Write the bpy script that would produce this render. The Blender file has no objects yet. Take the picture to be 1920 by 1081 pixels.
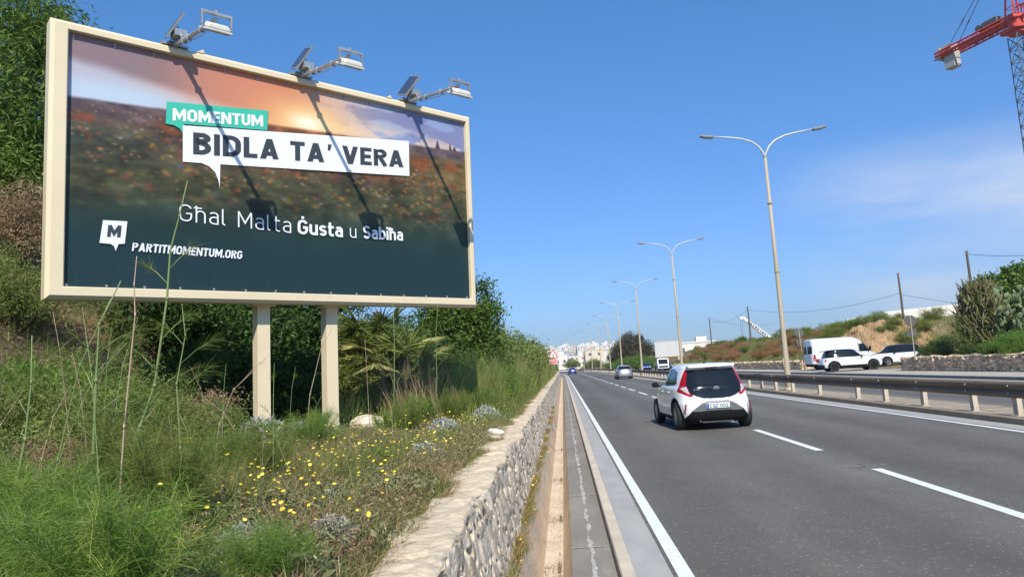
import bpy, math, random
import numpy as np
from mathutils import Matrix, Vector, Euler

# ------------------------------------------------------------------ camera, sky, sun, exposure
scene = bpy.context.scene
C = scene.collection
random.seed(7); rng = np.random.default_rng(7)

def add_camera():
    cd = bpy.data.cameras.new('camera'); cam = bpy.data.objects.new('camera', cd); C.objects.link(cam)
    cd.sensor_width = 36.0; cd.lens = 36.0 * 1350 / 1920; cd.clip_start = 0.05; cd.clip_end = 8000
    m = Matrix.Rotation(0.0628584, 4, 'Z') @ Matrix.Rotation(math.pi / 2 + 0.113344, 4, 'X') @ Matrix.Rotation(-0.0628319, 4, 'Z')
    m.translation = (0, 0, 1.65); cam.matrix_world = m
    scene.camera = cam
add_camera()

SUN_DIR = Vector((-0.31, 2.08, -1.946)).normalized()      # the way the light travels
def add_sun():
    ld = bpy.data.lights.new('sun', 'SUN'); ld.energy = 5.0; ld.angle = math.radians(0.5); ld.color = (1.0, 0.935, 0.83)
    o = bpy.data.objects.new('sun', ld); C.objects.link(o)
    o.rotation_euler = SUN_DIR.to_track_quat('-Z', 'Y').to_euler(); o.location = (0, -20, 60)
add_sun()

def add_world():
    w = bpy.data.worlds.new("World"); scene.world = w; w.use_nodes = True
    nt = w.node_tree; N = nt.nodes; L = nt.links; N.clear()
    out = N.new('ShaderNodeOutputWorld'); bg = N.new('ShaderNodeBackground')
    sky = N.new('ShaderNodeTexSky'); sky.sky_type = 'NISHITA'; sky.sun_disc = False
    sky.sun_elevation = math.asin(-SUN_DIR.z); sky.sun_rotation = math.atan2(-SUN_DIR.x, -SUN_DIR.y)
    sky.air_density = 1.0; sky.dust_density = 0.5; sky.ozone_density = 2.6; sky.altitude = 0
    tc = N.new('ShaderNodeTexCoord')
    # thin cirrus, low in the sky to the right of the road
    mp = N.new('ShaderNodeMapping'); mp.inputs['Scale'].default_value = (1.6, 1.6, 7.0); mp.inputs['Rotation'].default_value = (0.0, 0.18, 0.0)
    nz = N.new('ShaderNodeTexNoise'); nz.inputs['Scale'].default_value = 1.7; nz.inputs['Detail'].default_value = 8; nz.inputs['Roughness'].default_value = 0.5
    L.new(tc.outputs['Generated'], mp.inputs['Vector']); L.new(mp.outputs['Vector'], nz.inputs['Vector'])
    cr = N.new('ShaderNodeMapRange'); cr.interpolation_type = 'SMOOTHSTEP'; cr.inputs['From Min'].default_value = 0.30; cr.inputs['From Max'].default_value = 0.70
    L.new(nz.outputs['Fac'], cr.inputs['Value'])
    nv = N.new('ShaderNodeVectorMath'); nv.operation = 'NORMALIZE'
    d = N.new('ShaderNodeVectorMath'); d.operation = 'DOT_PRODUCT'; d.inputs[1].default_value = Vector((0.50, 0.845, 0.195)).normalized()
    L.new(tc.outputs['Generated'], nv.inputs[0]); L.new(nv.outputs['Vector'], d.inputs[0])
    dr = N.new('ShaderNodeMapRange'); dr.interpolation_type = 'SMOOTHSTEP'; dr.inputs['From Min'].default_value = 0.966; dr.inputs['From Max'].default_value = 0.999
    L.new(d.outputs['Value'], dr.inputs['Value'])
    mu = N.new('ShaderNodeMath'); mu.operation = 'MULTIPLY'; L.new(cr.outputs['Result'], mu.inputs[0]); L.new(dr.outputs['Result'], mu.inputs[1])
    m2 = N.new('ShaderNodeMath'); m2.operation = 'MULTIPLY'; m2.inputs[1].default_value = 0.95; L.new(mu.outputs[0], m2.inputs[0])
    sz0 = N.new('ShaderNodeSeparateXYZ'); L.new(nv.outputs['Vector'], sz0.inputs[0]); fz = N.new('ShaderNodeMapRange'); fz.interpolation_type = 'SMOOTHSTEP'; fz.inputs['From Min'].default_value = 0.265; fz.inputs['From Max'].default_value = 0.17; L.new(sz0.outputs['Z'], fz.inputs['Value'])
    m3 = N.new('ShaderNodeMath'); m3.operation = 'MULTIPLY'; L.new(m2.outputs[0], m3.inputs[0]); L.new(fz.outputs['Result'], m3.inputs[1]); m2 = m3
    tint = N.new('ShaderNodeMix'); tint.data_type = 'RGBA'; tint.blend_type = 'MULTIPLY'; tint.inputs['Factor'].default_value = 1.0
    L.new(sky.outputs['Color'], tint.inputs['A'])
    sz = N.new('ShaderNodeSeparateXYZ'); L.new(nv.outputs['Vector'], sz.inputs[0])       # camera white balance of the sky, horizon to zenith
    rp = N.new('ShaderNodeValToRGB'); el = rp.color_ramp.elements; el[0].position = 0.0; el[0].color = (.46, .63, .95, 1); el[1].position = 0.5; el[1].color = (.45, .95, 1.28, 1)
    k_ = el.new(.18); k_.color = (.48, .73, 1.08, 1); L.new(sz.outputs['Z'], rp.inputs['Fac']); L.new(rp.outputs['Color'], tint.inputs['B'])
    mx = N.new('ShaderNodeMix'); mx.data_type = 'RGBA'; mx.inputs['B'].default_value = (4.9, 5.5, 6.6, 1)
    L.new(tint.outputs['Result'], mx.inputs['A']); L.new(m2.outputs[0], mx.inputs['Factor'])
    L.new(mx.outputs['Result'], bg.inputs['Color']); bg.inputs['Strength'].default_value = 0.125
    L.new(bg.outputs[0], out.inputs['Surface'])
add_world()
scene.view_settings.view_transform = 'Standard'; scene.view_settings.look = 'None'
scene.view_settings.exposure = 0.2; scene.view_settings.gamma = 1.0
scene.cycles.max_bounces = 6; scene.cycles.transparent_max_bounces = 6

# ------------------------------------------------------------------ helpers
def S(c):                                   # picture colour 0..255 -> linear
    out = []
    for v in c[:3]:
        v = v / 255.0
        out.append(v / 12.92 if v <= 0.04045 else ((v + 0.055) / 1.055) ** 2.4)
    return tuple(out) + (1.0,)

def tag(o, label=None, cat=None, group=None, kind=None):
    if label: o['label'] = label
    if cat: o['category'] = cat
    if group: o['group'] = group
    if kind: o['kind'] = kind
    return o

def empty(name, loc=(0, 0, 0), rz=0.0, label=None, cat=None, group=None):
    o = bpy.data.objects.new(name, None); C.objects.link(o); o.location = loc; o.rotation_euler = (0, 0, rz)
    o.empty_display_size = 0.3
    return tag(o, label, cat, group)

def copy_tree(o, parent=None):
    c = o.copy(); C.objects.link(c)
    if parent is not None: c.parent = parent
    for ch in list(o.children): copy_tree(ch, c)
    return c

class MB:
    """collects geometry; build() links it as ONE mesh object"""
    def __init__(s): s.v = []; s.q = []; s.t = []; s.tint = []; s.n = 0; s.poly = []
    def add(s, v, quads=None, tris=None, tint=0.5):
        v = np.asarray(v, dtype=np.float64).reshape(-1, 3)
        if quads is not None and len(quads): s.q.append(np.asarray(quads, dtype=np.int64) + s.n)
        if tris is not None and len(tris): s.t.append(np.asarray(tris, dtype=np.int64) + s.n)
        t = np.full(len(v), tint, dtype=np.float64) if np.isscalar(tint) else np.asarray(tint, float)
        s.v.append(v); s.tint.append(t); s.n += len(v); return s
    def box(s, c, size, rot=None, tint=0.5, taper=(1, 1), bev=0.0):
        x, y, z = [a / 2 for a in size]; tx, ty = taper
        if bev > 0:
            b = min(bev, x * .9, y * .9, z * .9); rows = []
            for (zz, ins) in ((-z, b), (-z + b, 0), (z - b, 0), (z, b)):
                k = (zz + z) / (2 * z); sx = (x - ins) * (1 + (tx - 1) * k); sy = (y - ins) * (1 + (ty - 1) * k)
                bb = b * .6
                rows.append([(-sx + bb, -sy, zz), (sx - bb, -sy, zz), (sx, -sy + bb, zz), (sx, sy - bb, zz), (sx - bb, sy, zz), (-sx + bb, sy, zz), (-sx, sy - bb, zz), (-sx, -sy + bb, zz)])
            v = np.array(rows).reshape(-1, 3); q = []
            for r in range(3):
                for k in range(8): a = r * 8 + k; b2 = r * 8 + (k + 1) % 8; q.append((a, b2, b2 + 8, a + 8))
            s_poly = [list(range(7, -1, -1)), list(range(24, 32))]
            if rot is not None: v = v @ np.array(rot).T
            base = s.n; s.add(v + np.array(c), q, tint=tint)
            for p in s_poly: s.poly.append([base + i for i in p])
            return s
        v = np.array([(-x, -y, -z), (x, -y, -z), (x, y, -z), (-x, y, -z), (-x * tx, -y * ty, z), (x * tx, -y * ty, z), (x * tx, y * ty, z), (-x * tx, y * ty, z)])
        if rot is not None: v = v @ np.array(rot).T
        return s.add(v + np.array(c), [(3, 2, 1, 0), (4, 5, 6, 7), (0, 1, 5, 4), (1, 2, 6, 5), (2, 3, 7, 6), (3, 0, 4, 7)], tint=tint)
    def tube(s, pts, rad, n=8, cap=True, tint=0.5):
        pts = [Vector(p) for p in pts]; m = len(pts)
        if np.isscalar(rad): rad = [rad] * m
        up = Vector((0, 0, 1)); vs = []; ref = None
        for i, p in enumerate(pts):
            t = (pts[min(i + 1, m - 1)] - pts[max(i - 1, 0)])
            t = t.normalized() if t.length > 1e-9 else up
            if ref is None: ref = Vector((1, 0, 0)) if abs(t.x) < 0.8 else Vector((0, 1, 0))
            a = (ref - t * ref.dot(t)).normalized(); b = t.cross(a); ref = a
            for k in range(n):
                an = 2 * math.pi * k / n
                vs.append(p + (a * math.cos(an) + b * math.sin(an)) * rad[i])
        q = [(i * n + k, i * n + (k + 1) % n, (i + 1) * n + (k + 1) % n, (i + 1) * n + k) for i in range(m - 1) for k in range(n)]
        base = s.n; s.add([tuple(v) for v in vs], q, tint=tint)
        if cap:
            s.poly.append([base + k for k in range(n - 1, -1, -1)]); s.poly.append([base + (m - 1) * n + k for k in range(n)])
        return s
    def prism(s, outline, y0, y1, axis='y', tint=0.5):
        """outline of (a,b) pairs; axis y: (x,z) extruded in y; axis x: (y,z) extruded in x; axis z: (x,y) extruded in z"""
        f = {'y': lambda a, b, d: (a, d, b), 'x': lambda a, b, d: (d, a, b), 'z': lambda a, b, d: (a, b, d)}[axis]
        n = len(outline); v = [f(a, b, y0) for a, b in outline] + [f(a, b, y1) for a, b in outline]
        base = s.n; s.add(v, [(k, (k + 1) % n, n + (k + 1) % n, n + k) for k in range(n)], tint=tint)
        s.poly.append([base + k for k in range(n - 1, -1, -1)]); s.poly.append([base + n + k for k in range(n)])
        return s
    def sheet(s, x0, x1, y0, y1, z, tint=0.5):
        return s.add([(x0, y0, z), (x1, y0, z), (x1, y1, z), (x0, y1, z)], [(0, 1, 2, 3)], tint=tint)
    def grid(s, P, tint=0.5, closed_u=False):
        """P: (m,n,3) array"""
        m, n = P.shape[:2]; idx = np.arange(m * n).reshape(m, n)
        if closed_u: idx = np.concatenate([idx, idx[:, :1]], 1)
        q = np.stack([idx[:-1, :-1], idx[:-1, 1:], idx[1:, 1:], idx[1:, :-1]], -1).reshape(-1, 4)
        return s.add(P.reshape(-1, 3), q, tint=tint if np.isscalar(tint) else np.asarray(tint).reshape(-1))
    def blob(s, c, r, seed=0, rough=0.18, n=10, tint=0.5):
        rg = np.random.default_rng(seed); th = np.linspace(0, math.pi, n); ph = np.linspace(0, 2 * math.pi, 2 * n, endpoint=False)
        T, Pp = np.meshgrid(th, ph, indexing='ij'); d = np.stack([np.sin(T) * np.cos(Pp), np.sin(T) * np.sin(Pp), np.cos(T)], -1)
        k = rg.normal(size=(7, 3)) * 2.2; f = 1 + rough * sum(np.sin(d @ kk + j) for j, kk in enumerate(k)) / 2.2
        P = d * f[..., None] * np.array(r) + np.array(c)
        return s.grid(P, tint=tint, closed_u=True)
    def arrays(s):
        return (np.concatenate(s.v) if s.v else np.zeros((0, 3)), np.concatenate(s.tint) if s.tint else np.zeros(0))
    def build(s, name, mat=None, parent=None, smooth=False, loc=None):
        v, tint = s.arrays(); loops = []; starts = []; totals = []; nl = 0
        for arrs, k in ((s.q, 4), (s.t, 3)):
            if arrs:
                f = np.concatenate(arrs); loops.append(f.reshape(-1)); starts.append(nl + np.arange(len(f)) * k); totals.append(np.full(len(f), k)); nl += f.size
        for p in s.poly:
            loops.append(np.array(p)); starts.append(np.array([nl])); totals.append(np.array([len(p)])); nl += len(p)
        loops = np.concatenate(loops); starts = np.concatenate(starts); totals = np.concatenate(totals)
        me = bpy.data.meshes.new(name); me.vertices.add(len(v)); me.vertices.foreach_set('co', v.astype(np.float32).reshape(-1))
        me.loops.add(len(loops)); me.loops.foreach_set('vertex_index', loops.astype(np.int32))
        me.polygons.add(len(starts)); me.polygons.foreach_set('loop_start', starts.astype(np.int32))
        try: me.polygons.foreach_set('loop_total', totals.astype(np.int32))
        except Exception: pass
        me.update(calc_edges=True)
        a = me.attributes.new('tint', 'FLOAT', 'POINT'); a.data.foreach_set('value', tint.astype(np.float32))
        me.polygons.foreach_set('use_smooth', np.full(len(starts), bool(smooth)))
        me.validate(verbose=False)
        o = bpy.data.objects.new(name, me); C.objects.link(o)
        if mat is not None: me.materials.append(mat)
        if parent is not None: o.parent = parent
        if loc is not None: o.location = loc
        return o

# ------------------------------------------------------------------ materials (all procedural)
MATS = {}
def mat(name, col, rough=0.6, metal=0.0, spec=0.5, var=0.0, scale=4.0, col2=None, bump=0.0, bscale=30.0, tint=False, coat=0.0, stretch=None, detail=6, dirt=None, emit=None, scatter=None):
    if name in MATS: return MATS[name]
    m = bpy.data.materials.new(name); m.use_nodes = True; nt = m.node_tree; N = nt.nodes; L = nt.links
    b = N['Principled BSDF']; b.inputs['Roughness'].default_value = rough; b.inputs['Metallic'].default_value = metal
    b.inputs['Specular IOR Level'].default_value = spec
    if coat: b.inputs['Coat Weight'].default_value = coat; b.inputs['Coat Roughness'].default_value = 0.04
    c1 = tuple(col[:3]) + (1,); b.inputs['Base Color'].default_value = c1
    tc = N.new('ShaderNodeTexCoord'); vec = tc.outputs['Object']
    if stretch:
        mp = N.new('ShaderNodeMapping'); mp.inputs['Scale'].default_value = stretch; L.new(vec, mp.inputs['Vector']); vec = mp.outputs['Vector']
    cur = None
    if col2 is not None or var > 0:
        nz = N.new('ShaderNodeTexNoise'); nz.inputs['Scale'].default_value = scale; nz.inputs['Detail'].default_value = detail; nz.inputs['Roughness'].default_value = 0.6
        L.new(vec, nz.inputs['Vector'])
        mx = N.new('ShaderNodeMix'); mx.data_type = 'RGBA'; mx.inputs['A'].default_value = c1
        c2 = tuple(col2[:3]) + (1,) if col2 is not None else tuple(min(1, x * (1 + var)) for x in c1[:3]) + (1,)
        if col2 is None: mx.inputs['A'].default_value = tuple(x * (1 - var) for x in c1[:3]) + (1,)
        mx.inputs['B'].default_value = c2
        mr = N.new('ShaderNodeMapRange'); mr.inputs['From Min'].default_value = 0.33; mr.inputs['From Max'].default_value = 0.67
        L.new(nz.outputs['Fac'], mr.inputs['Value']); L.new(mr.outputs['Result'], mx.inputs['Factor']); cur = mx.outputs['Result']
    if tint:
        at = N.new('ShaderNodeAttribute'); at.attribute_name = 'tint'
        mm = N.new('ShaderNodeMath'); mm.operation = 'MULTIPLY_ADD'; mm.inputs[1].default_value = 1.1; mm.inputs[2].default_value = 0.45
        L.new(at.outputs['Fac'], mm.inputs[0])
        sc = N.new('ShaderNodeVectorMath'); sc.operation = 'SCALE'
        if cur is None: sc.inputs[0].default_value = c1[:3]
        else: L.new(cur, sc.inputs[0])
        L.new(mm.outputs[0], sc.inputs['Scale']); cur = sc.outputs['Vector']
    if dirt is not None:                     # (colour, scale, low, high, strength)
        dz = N.new('ShaderNodeTexNoise'); dz.inputs['Scale'].default_value = dirt[1]; dz.inputs['Detail'].default_value = 8; dz.inputs['Roughness'].default_value = 0.7
        L.new(vec, dz.inputs['Vector'])
        dr = N.new('ShaderNodeMapRange'); dr.inputs['From Min'].default_value = dirt[2]; dr.inputs['From Max'].default_value = dirt[3]; dr.inputs['To Max'].default_value = dirt[4]
        L.new(dz.outputs['Fac'], dr.inputs['Value'])
        dm = N.new('ShaderNodeMix'); dm.data_type = 'RGBA'; dm.inputs['B'].default_value = tuple(dirt[0][:3]) + (1,)
        if cur is None: dm.inputs['A'].default_value = c1
        else: L.new(cur, dm.inputs['A'])
        L.new(dr.outputs['Result'], dm.inputs['Factor']); cur = dm.outputs['Result']
    if cur is not None: L.new(cur, b.inputs['Base Color'])
    if bump > 0:
        bz = N.new('ShaderNodeTexNoise'); bz.inputs['Scale'].default_value = bscale; bz.inputs['Detail'].default_value = 5
        L.new(vec, bz.inputs['Vector']); bp = N.new('ShaderNodeBump'); bp.inputs['Strength'].default_value = bump; bp.inputs['Distance'].default_value = 0.02
        L.new(bz.outputs['Fac'], bp.inputs['Height']); L.new(bp.outputs['Normal'], b.inputs['Normal'])
    MATS[name] = m; return m

def leafmat(name, dark, light, yellow=None, trans=0.35, rough=0.55, spec=0.25, patch=None):
    """foliage: leaf colour differs from leaf to leaf (attribute tint) and in broad patches"""
    if name in MATS: return MATS[name]
    m = bpy.data.materials.new(name); m.use_nodes = True; nt = m.node_tree; N = nt.nodes; L = nt.links
    b = N['Principled BSDF']; b.inputs['Roughness'].default_value = rough; b.inputs['Specular IOR Level'].default_value = spec
    at = N.new('ShaderNodeAttribute'); at.attribute_name = 'tint'
    cr = N.new('ShaderNodeValToRGB'); e = cr.color_ramp.elements
    e[0].position = 0.0; e[0].color = tuple(dark[:3]) + (1,); e[1].position = 0.85; e[1].color = tuple(light[:3]) + (1,)
    if yellow is not None: k = e.new(1.0); k.color = tuple(yellow[:3]) + (1,)
    L.new(at.outputs['Fac'], cr.inputs['Fac']); cur = cr.outputs['Color']
    tc = N.new('ShaderNodeTexCoord'); nz = N.new('ShaderNodeTexNoise'); nz.inputs['Scale'].default_value = 1.3; nz.inputs['Detail'].default_value = 4
    L.new(tc.outputs['Object'], nz.inputs['Vector'])
    mr = N.new('ShaderNodeMapRange'); mr.inputs['From Min'].default_value = 0.45; mr.inputs['From Max'].default_value = 0.7; mr.inputs['To Max'].default_value = 0.6
    L.new(nz.outputs['Fac'], mr.inputs['Value'])
    mx = N.new('ShaderNodeMix'); mx.data_type = 'RGBA'; L.new(cur, mx.inputs['A'])
    pc = patch if patch is not None else tuple(0.5 * (a + c) * f for a, c, f in zip(dark, light, (1.25, 1.05, 0.8)))
    mx.inputs['B'].default_value = tuple(pc[:3]) + (1,); L.new(mr.outputs['Result'], mx.inputs['Factor']); cur = mx.outputs['Result']
    L.new(cur, b.inputs['Base Color'])
    tr = N.new('ShaderNodeBsdfTranslucent'); L.new(cur, tr.inputs['Color'])
    ms = N.new('ShaderNodeMixShader'); ms.inputs['Fac'].default_value = trans
    L.new(b.outputs[0], ms.inputs[1]); L.new(tr.outputs[0], ms.inputs[2]); L.new(ms.outputs[0], N['Material Output'].inputs['Surface'])
    MATS[name] = m; return m

# ------------------------------------------------------------------ plant geometry (vectorised)
def unit(v): return v / np.maximum(np.linalg.norm(v, axis=-1, keepdims=True), 1e-9)
def rdir(n, rg): return unit(rg.normal(size=(n, 3)))

def blades(mb, base, direc, length, width, droop, seg=3, tint=0.5, rg=rng, taper=0.15):
    """ribbons from base along direc, drooping with gravity"""
    n = len(base); length = np.broadcast_to(length, n); width = np.broadcast_to(width, n); droop = np.broadcast_to(droop, n)
    direc = unit(direc); side = unit(np.cross(direc, unit(rg.normal(size=(n, 3)))))
    pts = []
    for k in range(seg + 1):
        t = k / seg
        c = base + direc * (length * t)[:, None]
        c = c + np.stack([direc[:, 0] * droop * length * t * t * .6, direc[:, 1] * droop * length * t * t * .6, -droop * length * t * t], -1)
        w = (width * 0.5 * (1 - (1 - taper) * t))[:, None]
        pts += [c - side * w, c + side * w]
    P = np.stack(pts, 1).reshape(-1, 3); per = 2 * (seg + 1)
    o = (np.arange(n) * per)[:, None, None]; k = np.arange(seg)[None, :, None] * 2
    q = (o + k + np.array([0, 1, 3, 2])[None, None, :]).reshape(-1, 4)
    t = np.repeat(np.broadcast_to(tint, n), per)
    mb.add(P, q, tint=t)

def leaves(mb, pos, nrm, length, width, tint, rg=rng):
    """flat pointed leaves (rhombus folded along its rib)"""
    n = len(pos); length = np.broadcast_to(length, n)[:, None]; width = np.broadcast_to(width, n)[:, None]
    nrm = unit(nrm); ax = unit(np.cross(nrm, rdir(n, rg))); sd = np.cross(nrm, ax)
    a = pos - ax * length * .5; b = pos + sd * width * .5 + nrm * width * .12 - ax * length * .08; c = pos + ax * length * .5; d = pos - sd * width * .5 + nrm * width * .12 - ax * length * .08
    P = np.stack([a, b, c, d], 1).reshape(-1, 3); q = np.arange(n * 4).reshape(-1, 4)
    mb.add(P, q, tint=np.repeat(np.broadcast_to(tint, n), 4))

def crown(mb, clumps, n, length, width, rg, up=0.35, shell=0.55, hang=0.0):
    """leaves through a set of ellipsoid clumps [(x,y,z,rx,ry,rz)], grouped in sprays so that gaps open between them"""
    cl = np.array(clumps, float); vol = cl[:, 3] * cl[:, 4] * cl[:, 5]; p = vol ** .7; p /= p.sum()
    nsp = max(8, n // 26); ci = rg.choice(len(cl), nsp, p=p)
    d = rdir(nsp, rg); r = (shell + (1 - shell) * rg.random(nsp)) * (0.86 + 0.28 * rg.random(nsp))
    sp = cl[ci, :3] + d * cl[ci, 3:6] * r[:, None]; ct = rg.random(len(cl)) * .3
    st = np.clip(0.36 + ct[ci] - .1 + 0.16 * rg.normal(size=nsp), 0, 1); srad = 0.16 * cl[ci, 3:6].mean(1) + length * .8
    si = rg.integers(0, nsp, n)
    pos = sp[si] + rg.normal(size=(n, 3)) * (srad[si] * .55)[:, None]
    nr = unit(d[si] * .6 + rg.normal(size=(n, 3)) * .8 + np.array([0, 0, up]))
    if hang: pos[:, 2] -= np.abs(rg.normal(size=n)) * hang
    leaves(mb, pos, nr, length * (0.7 + .6 * rg.random(n)), width * (0.7 + .6 * rg.random(n)), np.clip(st[si] + .12 * rg.normal(size=n), 0, 1), rg)

def limbs(mb, base, clumps, r0, rg, bend=0.25):
    """tapered trunk that forks into a limb for each clump"""
    base = np.array(base, float); cl = np.array(clumps, float); mid = cl[:, :3].mean(0)
    fork = base + (mid - base) * 0.35; fork[2] = base[2] + (cl[:, 2].min() - base[2]) * 0.8 + .1
    w = rg.normal(size=3) * .06
    mb.tube([base - [0, 0, .3], base + (fork - base) * .5 + w, fork], [r0 * 1.25, r0, r0 * .8], 8)
    for c in cl:
        m = (fork + c[:3]) / 2 + rg.normal(size=3) * bend * .5
        mb.tube([fork - [0, 0, .05], m, c[:3], c[:3] + rg.normal(size=3) * c[3:6] * .5], [r0 * .6, r0 * .38, r0 * .2, r0 * .08], 6)
        for _ in range(3):
            e = c[:3] + rdir(1, rg)[0] * c[3:6] * .9
            mb.tube([m, (m + e) / 2 + rg.normal(size=3) * .08, e], [r0 * .25, r0 * .14, r0 * .05], 5)

# ------------------------------------------------------------------ terrain and road
def bend(y): return -3.2e-4 * np.maximum(0, np.asarray(y, float) - 130) ** 2 * (np.asarray(y) < 420) + (np.asarray(y) >= 420) * (-26.9 - 0.186 * (np.asarray(y) - 420))
def ss(a, b, x): t = np.clip((np.asarray(x, float) - a) / (b - a), 0, 1); return t * t * (3 - 2 * t)
def wob(x, y, f, ph=0): return np.sin(x * f + 1.3 * ph) * np.cos(y * f * .83 + ph) + .5 * np.sin(x * f * 2.3 + y * f * 1.9 + ph * 2)
def height(x, y):
    x = np.asarray(x, float) - bend(y); y = np.asarray(y, float)
    s = -x
    near = 0.60 + 0.16 * ss(.8, 1.2, s) + .12 * ss(1.5, 5, s) + .05 * wob(x, y, 1.7) * ss(1.2, 2, s)
    bank = ss(5.6, 9.6, s) * (3.3 + 1.3 * (1 - ss(14, 24, y))) + ss(10, 18, s) * 1.6 + .18 * wob(x, y, .9, 2) * ss(5.5, 7, s)
    left = near + bank * (1 - .6 * ss(90, 200, y))
    r = x - 21.45
    hb = 0.85 + ss(0, 8.5, r) * (2.9 + .25 * wob(x, y, .35)) + ss(9, 30, r) * 1.1
    hb = 0.75 + (hb - .75) * (1 - .75 * ss(150, 260, y))
    hp = 0.13 + .1 * ss(0, 6, r) + ss(12.0, 17.5, r) * (3.9 + .4 * wob(x, y, .9, 1)) + ss(12, 30, r) * .9
    hf = 0.8 + ss(0, 11, r) * 1.3 + ss(10, 25, r) * 2.6
    a = ss(66.2, 70.2, y); b = ss(46.4, 47.4, y)
    right = hf * (1 - b) + b * (hp * (1 - a) + hb * a)
    z = np.where(x < -.75, left, np.where(x > 21.45, right, -0.9))
    far = 34 * np.exp(-((y - 1700) / 520.0) ** 2) + 3.0 * ss(200, 520, y)
    z = z * (1 - .7 * ss(300, 600, y)) + np.where(np.abs(x - 10) < 13, far * ss(420, 520, y), far * ss(250, 420, y))
    return z
def gz(x, y): return float(height(np.array([x]), np.array([y]))[0])

def spacing(lo, hi, d0, g):
    o = [lo]; d = d0
    while o[-1] < hi: o.append(o[-1] + d); d *= g
    return np.array(o)

M_soil = mat('dry soil', (.30, .21, .125), .95, spec=.1, col2=(.16, .12, .07), scale=1.6, bump=.8, bscale=14, dirt=((.10, .12, .045), .35, .42, .62, .75))
M_earth = M_soil
xr = spacing(21.45, 900, .5, 1.07); xl = -spacing(.75, 900, .22, 1.06)[::-1]
xs = np.concatenate([xl, [-.7, 21.4], xr]); ys = np.concatenate([np.arange(-30, 0, 2.), np.arange(0, 80, .45), spacing(80, 6000, .8, 1.045)])
Yg, Xg = np.meshgrid(ys, xs, indexing='ij'); Xs = Xg + bend(Yg)
g = MB(); g.grid(np.stack([Xs, Yg, height(Xs, Yg)], -1))
tag(g.build('ground', M_soil, smooth=True), kind='structure')

RY = np.concatenate([np.arange(-6, 130, 2.0), np.arange(130, 700, 6.0)])
def strip(mb, x0, x1, z, y=RY, z1=None, tint=.5):
    P = np.stack([np.stack([x0 + bend(y), y, np.full(len(y), z)], -1), np.stack([x1 + bend(y), y, np.full(len(y), z if z1 is None else z1)], -1)], 1)
    return mb.grid(P, tint=tint)
def section(mb, prof, y=RY, tint=.5):
    P = np.stack([np.stack([a + bend(y), y, np.full(len(y), b)], -1) for a, b in prof], 1)
    return mb.grid(P, tint=tint)

def asphalt():
    m = bpy.data.materials.new('asphalt'); m.use_nodes = True; nt = m.node_tree; N = nt.nodes; L = nt.links; b = N['Principled BSDF']
    tc = N.new('ShaderNodeTexCoord'); b.inputs['Roughness'].default_value = .82; b.inputs['Specular IOR Level'].default_value = .35
    def noise(sc, det=3, stretch=None, rough=.6):
        v = tc.outputs['Object']
        if stretch: mp = N.new('ShaderNodeMapping'); mp.inputs['Scale'].default_value = stretch; L.new(v, mp.inputs['Vector']); v = mp.outputs['Vector']
        n = N.new('ShaderNodeTexNoise'); n.inputs['Scale'].default_value = sc; n.inputs['Detail'].default_value = det; n.inputs['Roughness'].default_value = rough; L.new(v, n.inputs['Vector']); return n.outputs['Fac']
    def mr(v, a, b2, c, d): n = N.new('ShaderNodeMapRange'); n.inputs['From Min'].default_value = a; n.inputs['From Max'].default_value = b2; n.inputs['To Min'].default_value = c; n.inputs['To Max'].default_value = d; L.new(v, n.inputs['Value']); return n.outputs['Result']
    def mul(a, c): n = N.new('ShaderNodeMath'); n.operation = 'MULTIPLY'; L.new(a, n.inputs[0]); L.new(c, n.inputs[1]); return n.outputs[0]
    def add(a, c): n = N.new('ShaderNodeMath'); n.operation = 'ADD'; L.new(a, n.inputs[0]); L.new(c, n.inputs[1]); return n.outputs[0]
    patch = mul(mr(noise(.30, 5, (1, .22, 1)), .3, .7, .74, 1.22), mr(noise(1.9, 6, (1, .5, 1), .7), .3, .7, .90, 1.10))
    grain = mr(noise(75, 3), .25, .75, .62, 1.4)
    vz = N.new('ShaderNodeTexVoronoi'); vz.inputs['Scale'].default_value = 48; L.new(tc.outputs['Object'], vz.inputs['Vector'])
    wn = N.new('ShaderNodeSeparateColor'); L.new(vz.outputs['Color'], wn.inputs[0]); speck = mr(wn.outputs['Red'], .93, 1.0, 0.0, .9)
    v = mul(patch, grain); v = add(v, speck)
    # tyre-polished tracks run along the lanes
    sx = N.new('ShaderNodeSeparateXYZ'); L.new(tc.outputs['Object'], sx.inputs[0])
    wv = N.new('ShaderNodeMath'); wv.operation = 'SINE'; k = N.new('ShaderNodeMath'); k.operation = 'MULTIPLY'; k.inputs[1].default_value = 3.55; L.new(sx.outputs['X'], k.inputs[0]); L.new(k.outputs[0], wv.inputs[0])
    v = mul(v, mr(wv.outputs[0], -1, 1, .88, 1.08))
    sc = N.new('ShaderNodeVectorMath'); sc.operation = 'SCALE'; sc.inputs[0].default_value = (.127, .117, .099); L.new(v, sc.inputs['Scale']); L.new(sc.outputs['Vector'], b.inputs['Base Color'])
    bp = N.new('ShaderNodeBump'); bp.inputs['Strength'].default_value = .55; bp.inputs['Distance'].default_value = .006; L.new(noise(90, 3), bp.inputs['Height']); L.new(bp.outputs['Normal'], b.inputs['Normal'])
    return m
M_asphalt = asphalt()
r = MB(); strip(r, .74, 8.70, 0.0); strip(r, 10.3, 18.42, 0.0); tag(r.build('road', M_asphalt), kind='structure')

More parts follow.
